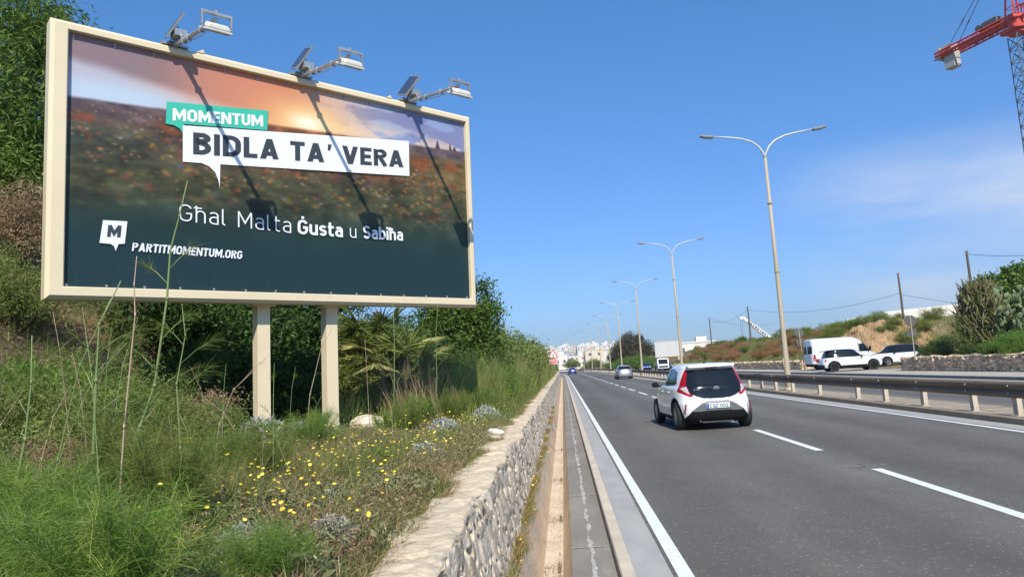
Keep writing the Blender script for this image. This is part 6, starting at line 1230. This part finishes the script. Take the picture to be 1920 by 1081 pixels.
def fennel(i, x, y, s, lab, dz=-.03, grp='feathery fennel plants'):
    if i not in FP: b, st, m = FM[i]; t = empty('fennel_plant', (0, 0, 0)); b.build('foliage', m, t); st.build('stem', M_stalk, t); FP[i] = t
    else: t = copy_tree(FP[i])
    t.location = on(x, y, dz); t.rotation_euler = (0, 0, x * 7 + y * 3); t.scale = (s, s, s); tag(t, lab, 'fennel plant', grp)
for (i, x, y, s, lab) in [(0, -1.75, 2.75, 1.0, 'bright feathery fennel at the bottom edge, left of centre'), (1, -2.2, 2.95, 1.1, 'bright feathery fennel filling the lower left foreground'), (0, -2.55, 3.35, 1.05, 'bright fennel tuft near the bottom left corner'), (1, -2.95, 3.6, 1.1, 'fennel tuft at the left edge of the foreground'), (2, -2.35, 4.2, .95, 'upright blue green fennel around the tall stalks'), (2, -2.8, 4.5, 1.05, 'upright blue green fennel left of the tall stalks'), (0, -3.4, 4.3, .9, 'fennel tuft at the left edge, second row'), (1, -1.45, 3.25, .7, 'small fennel tuft close to the wall in the foreground'),
      (2, -2.55, 6.0, .85, 'blue green fennel in the middle of the meadow'), (0, -3.2, 6.4, .9, 'green fennel in front of the silver leaved clump'), (0, -3.0, 8.4, .95, 'green fennel in front of the left billboard post'), (1, -3.6, 8.8, .9, 'yellowish fennel left of the left billboard post'), (2, -2.3, 10.6, .85, 'dark fennel clump right of the right billboard post'), (0, -2.75, 11.2, .75, 'bushy dark fennel next to the pale rock'), (2, -1.9, 12.4, .9, 'fennel standing by the stone wall beyond the rock'), (0, -1.75, 6.8, .5, 'small green tuft on the edge of the dry patch'), (1, -1.6, 9.6, .5, 'small green tuft near the loose stone'), (2, -1.7, 15.6, 1.2, 'tall fennel on the verge beyond the posts'), (2, -2.1, 18.6, 1.4, 'tall fennel farther along the verge')]:
    fennel(i, x, y, s, lab)

# tall fennel stalks, one plant each
def stalk(pts, r0, lab, side, seed, m=M_stalk, name='fennel_stalk', threads=60, tl=.10):
    rg = np.random.default_rng(seed); base = Vector(pts[0]); r = empty(name, base, 0, lab, 'plant stalk', 'tall stalks in front of the billboard'); P = [Vector(p) - base for p in pts]
    q = MB(); rr = np.linspace(r0, r0 * .3, len(P)); q.tube(P, list(rr), 6)
    for p, a in zip(P[1:-1], rr[1:-1]): q.tube([p - Vector((0, 0, .012)), p + Vector((0, 0, .012))], a * 1.35, 6)
    q.build('stem', m, r, smooth=True); f = MB(); b2 = MB(); cum = len(P) - 1
    for (t, ln, az, el) in side:
        k = min(int(t * cum), cum - 1); p = P[k].lerp(P[k + 1], t * cum - k); d = Vector((math.cos(az) * math.cos(el), math.sin(az) * math.cos(el), math.sin(el))); e = p + d * ln; mid = p.lerp(e, .5) + Vector((0, 0, .06 * ln)); b2.tube([p, mid, e], [r0 * .4, r0 * .28, r0 * .12], 5)
        if threads:
            n = threads; tt = rg.random(n) * .6 + .45; bb_ = np.array([tuple(mid.lerp(e, min(max((x - .5) * 2, 0), 1.15))) for x in tt]); dr = unit(rdir(n, rg) * .75 + np.array(tuple(d))); blades(f, bb_, dr, tl * (.5 + rg.random(n)), .0016, .25, 2, np.clip(.5 + .2 * rg.normal(size=n), 0, 1), rg, taper=.6)
    if b2.n: b2.build('side_shoot', m, r, smooth=True)
    if f.n: f.build('foliage', L_fen2, r)
def P3(*a): return [tuple(x) for x in a]
stalk(P3((-2.83, 4.45, .85), (-2.78, 4.6, 1.44), (-2.68, 4.6, 1.70), (-2.59, 4.6, 2.27), (-2.565, 4.6, 2.59), (-2.50, 4.6, 2.82), (-2.44, 4.6, 3.06)), .012, 'tallest green fennel stalk, its tip crossing the billboard lettering', [(.42, .24, .5, .75), (.60, .20, .2, .75), (.55, .22, 3.0, .7), (.30, .3, .1, .5), (.36, .25, 3.3, .8), (.22, .2, 0, .9)], 1)
stalk(P3((-2.32, 3.55, .75), (-2.29, 3.6, 1.06), (-2.26, 3.6, 1.49), (-2.20, 3.6, 2.06), (-2.205, 3.6, 2.22), (-2.19, 3.6, 2.37)), .0065, 'thin dry pinkish stalk crossing the web address on the billboard', [], 2, M_dstalk, 'dry_stalk', 0)
stalk(P3((-2.95, 4.3, .85), (-2.93, 4.35, 1.3), (-2.88, 4.3, 1.75), (-2.86, 4.3, 2.1), (-2.72, 4.3, 2.36)), .013, 'thick pale green fennel stalk left of the dry pinkish one', [(.45, .3, 2.6, .8), (.5, .32, .3, .9), (.62, .28, .1, .5), (.3, .25, 3.4, .8), (.38, .28, .6, .6)], 3)
stalk(P3((-3.0, 3.75, .8), (-2.93, 3.7, 1.15), (-2.87, 3.7, 1.45), (-2.84, 3.7, 1.75), (-2.84, 3.7, 2.0)), .009, 'slender green stalk at the left of the foreground', [(.4, .2, .3, .8), (.6, .2, 2.8, .8), (.8, .15, .4, .9)], 4)
stalk(P3((-2.35, 4.4, .85), (-2.4, 4.4, 1.3), (-2.42, 4.4, 1.7), (-2.36, 4.4, 2.0), (-2.38, 4.4, 2.2)), .007, 'slim grey green stalk right of the tallest fennel stalk', [(.6, .25, .1, .6), (.7, .2, 2.9, .7), (.45, .25, 0.0, .7)], 5)
stalk(P3((-3.0, 6.0, .85), (-2.93, 6.0, 1.35), (-2.80, 6.0, 1.64), (-2.52, 6.0, 1.87)), .006, 'leaning seed stalk pointing right towards the left billboard post', [(.75, .3, .2, .75)], 6, M_dstalk, 'dry_stalk', 12, .03)
stalk(P3((-3.5, 9.6, .9), (-3.42, 9.6, 1.5), (-3.25, 9.6, 2.1), (-3.1, 9.6, 2.35)), .008, 'bare stalk arching between the two billboard posts', [], 7, M_dstalk, 'dry_stalk', 0)
stalk(P3((-2.5, 10.4, .9), (-2.45, 10.4, 1.6), (-2.42, 10.4, 2.2), (-2.42, 10.4, 2.75)), .009, 'tall grey green stalk in front of the fan palms', [(.4, .35, 2.6, .9), (.5, .3, .4, .8), (.3, .3, .2, .9)], 8)
stalk(P3((-2.05, 11.4, .9), (-2.0, 11.4, 1.6), (-1.98, 11.4, 2.3), (-1.92, 11.4, 2.8)), .008, 'tall green stalk on the verge below the billboard corner', [(.4, .3, .1, .9), (.6, .3, 3.0, .9)], 9)
rg = np.random.default_rng(81)
for i in range(26):                                              # smaller thin stalks
    x = -1.9 - 2.6 * rg.random(); y = 3.2 + 6.5 * rg.random(); h = .5 + .9 * rg.random(); z = gz(x, y); a = rg.normal(size=2) * .18; dry = rg.random() < .5
    stalk(P3((x, y, z - .02), (x + a[0] * .3, y + a[1] * .3, z + h * .4), (x + a[0] * .7, y + a[1] * .6, z + h * .75), (x + a[0] * 1.3, y + a[1], z + h)), .0045, 'thin bent meadow stalk among the foreground grass', [(.5, .15, rg.random() * 6, .8), (.75, .12, rg.random() * 6, .8)], 100 + i, M_dstalk if dry else M_stalk, 'thin_stalk', 0 if dry else 22, .06)

# silver leaved clumps
def silver_mesh(rg, n=1100, r=.26, h=.30):
    b = MB(); d = rdir(n, rg); d[:, 2] = np.abs(d[:, 2]); P = d * np.array([r, r, h]) * (.55 + .45 * rg.random((n, 1))); leaves(b, P, d * .3 + rdir(n, rg) * .8 + [0, 0, .3], .055 + .03 * rg.random(n), .018, np.clip(.5 + .25 * rg.normal(size=n), 0, 1), rg)
    m = n // 2; blades(b, P[:m] * .4, d[:m] + [0, 0, .2], r * .8, .008, .1, 2, .4, rg); return b
sv = None
for i, (x, y, s, lab) in enumerate([(-3.75, 8.8, 1.5, 'large silver leaved clump left of the left billboard post'), (-3.35, 8.9, 1.2, 'silver leaved clump touching the left billboard post'), (-3.9, 5.0, .9, 'silver leaved clump in the dry grass at the far left'), (-1.33, 4.0, .62, 'silver leaved clump at the bottom edge beside the wall'), (-1.75, 5.4, .5, 'silver leaved clump between the yellow flowers'), (-1.75, 3.85, .7, 'small silver leaved clump at the bottom left of the dry patch'), (-1.75, 10.3, 1.0, 'silver leaved clump near the loose stone'), (-1.45, 13.2, 1.1, 'silver leaved clump by the wall beyond the loose stone'), (-1.5, 7.6, .8, 'silver leaved clump at the edge of the wall')]):
    if sv is None: sv = empty('silver_plant', (0, 0, 0)); silver_mesh(np.random.default_rng(90)).build('foliage', L_sil, sv); t = sv
    else: t = copy_tree(sv)
    t.location = on(x, y, -.02); t.rotation_euler = (0, 0, i * 1.7); t.scale = (s, s, s); tag(t, lab, 'silver plant', 'silver leaved clumps')

# yellow daisies: discs on thin stems
def daisies(mb, stems, P, r, rg):
    n = len(P); k = 9; an = np.arange(k) * 2 * math.pi / k; nr = unit(np.stack([rg.normal(size=n) * .35, rg.normal(size=n) * .35 - .25, np.ones(n)], -1)); ax = unit(np.cross(nr, rdir(n, rg))); sd = np.cross(nr, ax)
    rim = P[:, None] + (ax[:, None] * np.cos(an)[None, :, None] + sd[:, None] * np.sin(an)[None, :, None]) * (r * (.85 + .3 * rg.random((n, k))))[..., None]
    top = P + nr * (r[:, 0] * .35)[:, None]; V = np.concatenate([rim, top[:, None]], 1).reshape(-1, 3); o = (np.arange(n) * (k + 1))[:, None, None]; t = np.stack([np.arange(k), (np.arange(k) + 1) % k, np.full(k, k)], -1)[None]; mb.add(V, tris=(o + t).reshape(-1, 3), tint=np.repeat(rg.random(n), k + 1))
fl = MB(); st = MB(); rg = np.random.default_rng(95)
c1 = ground_pts(190, -3.0, -1.08, 3.7, 9.0, rg, 1.4); c1[:, 2] += .16 + .14 * rg.random(len(c1)); c2 = ground_pts(90, -3.6, -1.4, 3.6, 12, rg, 1.2); c2[:, 2] += .2 + .2 * rg.random(len(c2)); P_ = np.concatenate([c1, c2, c1[:50] + rg.normal(size=(50, 3)) * [.07, .07, .02]])
daisies(fl, st, P_, (.009 + .006 * rg.random((len(P_), 1))), rg)
P2_ = ground_pts(1500, -4.6, -1.05, 6.5, 15, rg, 1.0); P2_ = P2_[clump_mask(P2_, 1.7, 4, .45)]; P2_[:, 2] += .15 + .2 * rg.random(len(P2_)); daisies(fl, st, P2_, (.0055 + .004 * rg.random((len(P2_), 1))), rg)
A_ = np.concatenate([P_, P2_]); n = len(A_); B_ = A_.copy(); B_[:, 2] -= .22 + .05 * rg.random(n); dd = A_ - B_ + rg.normal(size=(n, 3)) * [.03, .03, 0]; blades(fl, B_, dd, np.linalg.norm(dd, axis=1), .003, .0, 1, .0, rg, taper=.8)
def flowermat():
    m = leafmat('yellow petals', (0.100, 0.140, 0.030), (0.800, 0.560, 0.030), (0.800, 0.680, 0.160), trans=.25, patch=(0.800, 0.600, 0.050)); return m
fm = bpy.data.materials.new('daisy yellow'); fm.use_nodes = True; N = fm.node_tree.nodes; at = N.new('ShaderNodeAttribute'); at.attribute_name = 'tint'; cr = N.new('ShaderNodeValToRGB'); cr.color_ramp.elements[0].position = 0.0; cr.color_ramp.elements[0].color = (.10, .15, .04, 1); cr.color_ramp.elements[1].position = .02; cr.color_ramp.elements[1].color = (.80, .50, .015, 1); e_ = cr.color_ramp.elements.new(1.0); e_.color = (.85, .66, .10, 1)
fm.node_tree.links.new(at.outputs['Fac'], cr.inputs['Fac']); fm.node_tree.links.new(cr.outputs['Color'], N['Principled BSDF'].inputs['Base Color']); N['Principled BSDF'].inputs['Roughness'].default_value = .7
tag(fl.build('yellow_flowers', fm), 'yellow daisies dotted over the dry grass by the wall', 'flowers', kind='stuff')
# weeds at the foot of the wall
wd_ = MB(); wf = MB(); n = 5200; yy = rg.choice([4.3, 4.7, 5.0, 5.3, 5.6, 6.6, 7.0, 8.2, 8.9, 10, 11, 12.5, 14, 15, 17, 19, 22, 24, 27, 30], n) + rg.normal(size=n) * .3; P_ = np.stack([-.54 + .04 * rg.normal(size=n), yy, np.full(n, .0)], -1); up = unit(np.stack([rg.normal(size=n) * .4 + .25, rg.normal(size=n) * .4, np.ones(n)], -1)); blades(wd_, P_, up, .05 + .16 * rg.random(n), .005, .3, 2, np.clip(.5 + .3 * rg.normal(size=n), 0, 1), rg)
rd = MB(); m_ = rg.random(n) < .45; blades(rd, P_[m_] + rg.normal(size=(int(m_.sum()), 3)) * [.02, .04, 0], up[m_], .04 + .16 * rg.random(int(m_.sum())), .005, .2, 2, rg.random(int(m_.sum())), rg, taper=.7)
tag(rd.build('dry_wall_weeds', L_rus), 'reddish dry weeds along the foot of the stone wall', 'weeds', kind='stuff')
tag(wd_.build('wall_weeds', L_grs), 'small weeds growing along the foot of the stone wall', 'weeds', kind='stuff')
i_ = rg.choice(n, 40); F_ = P_[i_] + up[i_] * .14; daisies(wf, st, F_, (.010 + .006 * rg.random((40, 1))), rg); tag(wf.build('wall_flowers', fm), 'yellow flowers on the weeds at the foot of the wall', 'flowers', kind='stuff')
sp_ = MB(); n = 9000; yy = 2.8 + 24 * rg.random(n) ** 1.3; cen = rg.choice(np.linspace(3, 26, 70), n) + rg.normal(size=n) * .16; yy = np.where(rg.random(n) < .7, cen, yy); P_ = np.stack([-.93 - .10 * rg.random(n), yy, np.full(n, .71)], -1); up = unit(np.stack([rg.random(n) * .9 - .1, rg.normal(size=n) * .5, .5 + rg.random(n)], -1)); blades(sp_, P_, up, .06 + .16 * rg.random(n), .0045, .7, 3, np.clip(.45 + .3 * rg.normal(size=n), 0, 1), rg)
tag(sp_.build('wall_top_weeds', L_dry), 'dry weeds spilling over the back edge of the stone wall', 'weeds', kind='stuff')
sp_ = MB(); n = 7000; cen = rg.choice(np.linspace(3.3, 30, 60), n) + rg.normal(size=n) * .14; P_ = np.stack([-.96 - .12 * rg.random(n), cen, np.full(n, .70)], -1); up = unit(np.stack([rg.random(n) * .7 - .2, rg.normal(size=n) * .5, .7 + rg.random(n)], -1)); blades(sp_, P_, up, .08 + .18 * rg.random(n), .0045, .5, 3, np.clip(.5 + .3 * rg.normal(size=n), 0, 1), rg)
tag(sp_.build('wall_top_grass', L_grs), 'green weeds leaning over the back edge of the stone wall', 'weeds', kind='stuff')
# rocks
M_rock = mat('pale limestone rock', (.62, .55, .44), .9, spec=.15, var=.2, scale=8, bump=.7, bscale=20)
for (x, y, dz, s, lab) in [(-3.3, 11.9, .10, (.30, .2, .17), 'pale rock lying in the grass right of the billboard posts'), (-3.75, 11.5, .05, (.22, .16, .11), 'smaller pale rock left of the pale rock by the posts'), (-1.0, 10.0, .12, (.14, .10, .07), 'loose stone lying on the edge of the wall')]:
    q = MB(); q.blob((0, 0, 0), s, int(x * -10), .2, 12); o = q.build('rock', M_rock, smooth=False); o.location = on(x, y, dz); tag(o, lab, 'rock')

# ------------------------------------------------------------------ cactus thicket, fig tree, prickly pear on the right
rg = np.random.default_rng(101)
th = empty('cactus_thicket', on(23.1, 41.8), 0, 'tall tangled thicket of upright cactus stems above the brown stone wall', 'cactus'); q = MB()
for i in range(1100):
    b = np.array([rg.normal() * .55, rg.normal() * .6, .0]); az = rg.random() * 6.283; zc = 4.0 * rg.random() ** .75; rr = (1.65 - .9 * (zc / 4.2) ** 1.5); c = np.array([math.cos(az) * rr * rg.random() ** .5 + .35, math.sin(az) * rr * rg.random() ** .5, zc * (.92)]); d = unit(np.array([rg.normal() * .5 + (c[0]) * .22, rg.normal() * .5, .6 + rg.random()])); L = .35 + .45 * rg.random()
    q.tube([c - d * .2, c + d * L * .5 + rg.normal(size=3) * .03, c + d * L], [.032, .036, .012], 5, tint=float(np.clip(.5 + .25 * rg.normal(), 0, 1)))
q.build('stems', L_eup, th); b = MB(); crown(b, [(0, 0, 1.4, 1.5, 1.3, 1.3), (.3, 0, 2.9, .9, .9, 1.1), (-.6, 0, .9, 1.0, 1.0, .7)], 12000, .09, .03, rg, shell=.3); b.build('foliage', L_shr, th)
q = MB()
for k in range(14): a = rg.normal(size=2) * .3; q.tube([(a[0], a[1], -.2), (a[0] * 1.3, a[1] * 1.3, 1.3), (a[0] * 1.5, a[1] * 1.5, 2.5)], [.07, .05, .03], 6)
q.build('trunk', M_bark, th)
tree('fig_tree', on(26.3, 44.0), [(0, 0, 3.2, 1.7, 1.6, 1.1), (-.9, -.2, 3.5, 1.0, 1.0, .7), (.9, 0, 3.9, 1.1, 1.0, .8), (-.6, 0, 2.3, 1.3, 1.2, .9), (1.6, 0, 2.8, 1.3, 1.3, 1.1), (-1.6, 0, 3.3, .6, .7, .45), (2.6, 0, 3.4, 1.1, 1.1, 1.1), (0.4, 0, 4.3, .6, .6, .4)], 13000, .20, .13, L_wil, 'broad leaved green fig tree at the right edge above the prickly pear', .14, 15)
pr_ = empty('prickly_pear', on(23.5, 39.6, .75), 0, 'prickly pear cactus with flat oval pads in front of the fig tree', 'cactus'); q = MB()
def pad(c, nrm, up_, r, t):
    nrm = unit(np.array(nrm)); up_ = unit(np.array(up_) - nrm * (np.array(up_) @ nrm)); sd = np.cross(nrm, up_); a = np.linspace(0, 2 * math.pi, 14, endpoint=False); rings = []
    for f, dd in ((.02, -.045), (.6, -.04), (.93, -.02), (1, 0), (.93, .02), (.6, .04), (.02, .045)): rings.append(np.array(c) + (np.cos(a)[:, None] * sd * r * .72 * f + (np.sin(a)[:, None] * r * f) * up_ * (1)) + nrm * dd)
    q.grid(np.array(rings), closed_u=True, tint=t)
for i in range(80):
    lvl = rg.random(); az = rg.normal() * .9; c = np.array([rg.normal() * .62 + .35, rg.normal() * .5 - .1, .5 + 2.2 * lvl]); c[0] *= 1.1 - .35 * lvl; u_ = np.array([rg.normal() * .55 + c[0] * .25, rg.normal() * .3, 1.0]); pad(c, (math.sin(az), -math.cos(az), rg.normal() * .25), u_, .14 + .05 * rg.random(), float(np.clip(.25 + .22 * rg.normal(), 0, 1)))
q.build('pads', L_cac, pr_)
for i, (x, y, s, k, lab) in enumerate([(22.0, 37.0, 1.15, 'green', 'soft green bush at the right edge on top of the brown wall'), (22.7, 37.9, 1.25, 'green', 'second soft green bush at the right edge, behind the first'), (21.9, 38.4, .85, 'green', 'soft green bush below the prickly pear'), (21.95, 40.6, .6, 'leafy', 'low dark bush at the foot of the cactus thicket'), (22.0, 45.2, .8, 'leafy', 'dark green bush at the corner of the brown stone wall'), (22.4, 44.3, 1.2, 'fine', 'wispy bush left of the cactus thicket'), (24.9, 41.5, 1.3, 'leafy', 'dark leafy bush between prickly pear and fig tree'), (24.6, 39.5, 1.2, 'green', 'soft green bush behind the nearest ones at the right edge'), (23.6, 46.0, 1.1, 'hill', 'yellow green bush beside the rear road sign')]):
    shrub(k, on(x, y, -.1), s, lab, i * 2.1, 'bushes on the brown stone wall')

# ------------------------------------------------------------------ the air between here and the far ridge
hz_ = MB(); hz_.box((100, 1300, 62), (1700, 3000, 148)); hm = bpy.data.materials.new('haze'); hm.use_nodes = True; N = hm.node_tree.nodes; N.remove(N['Principled BSDF'])
pv = N.new('ShaderNodeVolumePrincipled'); pv.inputs['Color'].default_value = (.80, .88, 1.0, 1); pv.inputs['Density'].default_value = .00022; pv.inputs['Anisotropy'].default_value = .2
hm.node_tree.links.new(pv.outputs[0], N['Material Output'].inputs['Volume']); ho_ = tag(hz_.build('haze', hm), 'thin pale air between the road and the far town', 'haze', kind='stuff')
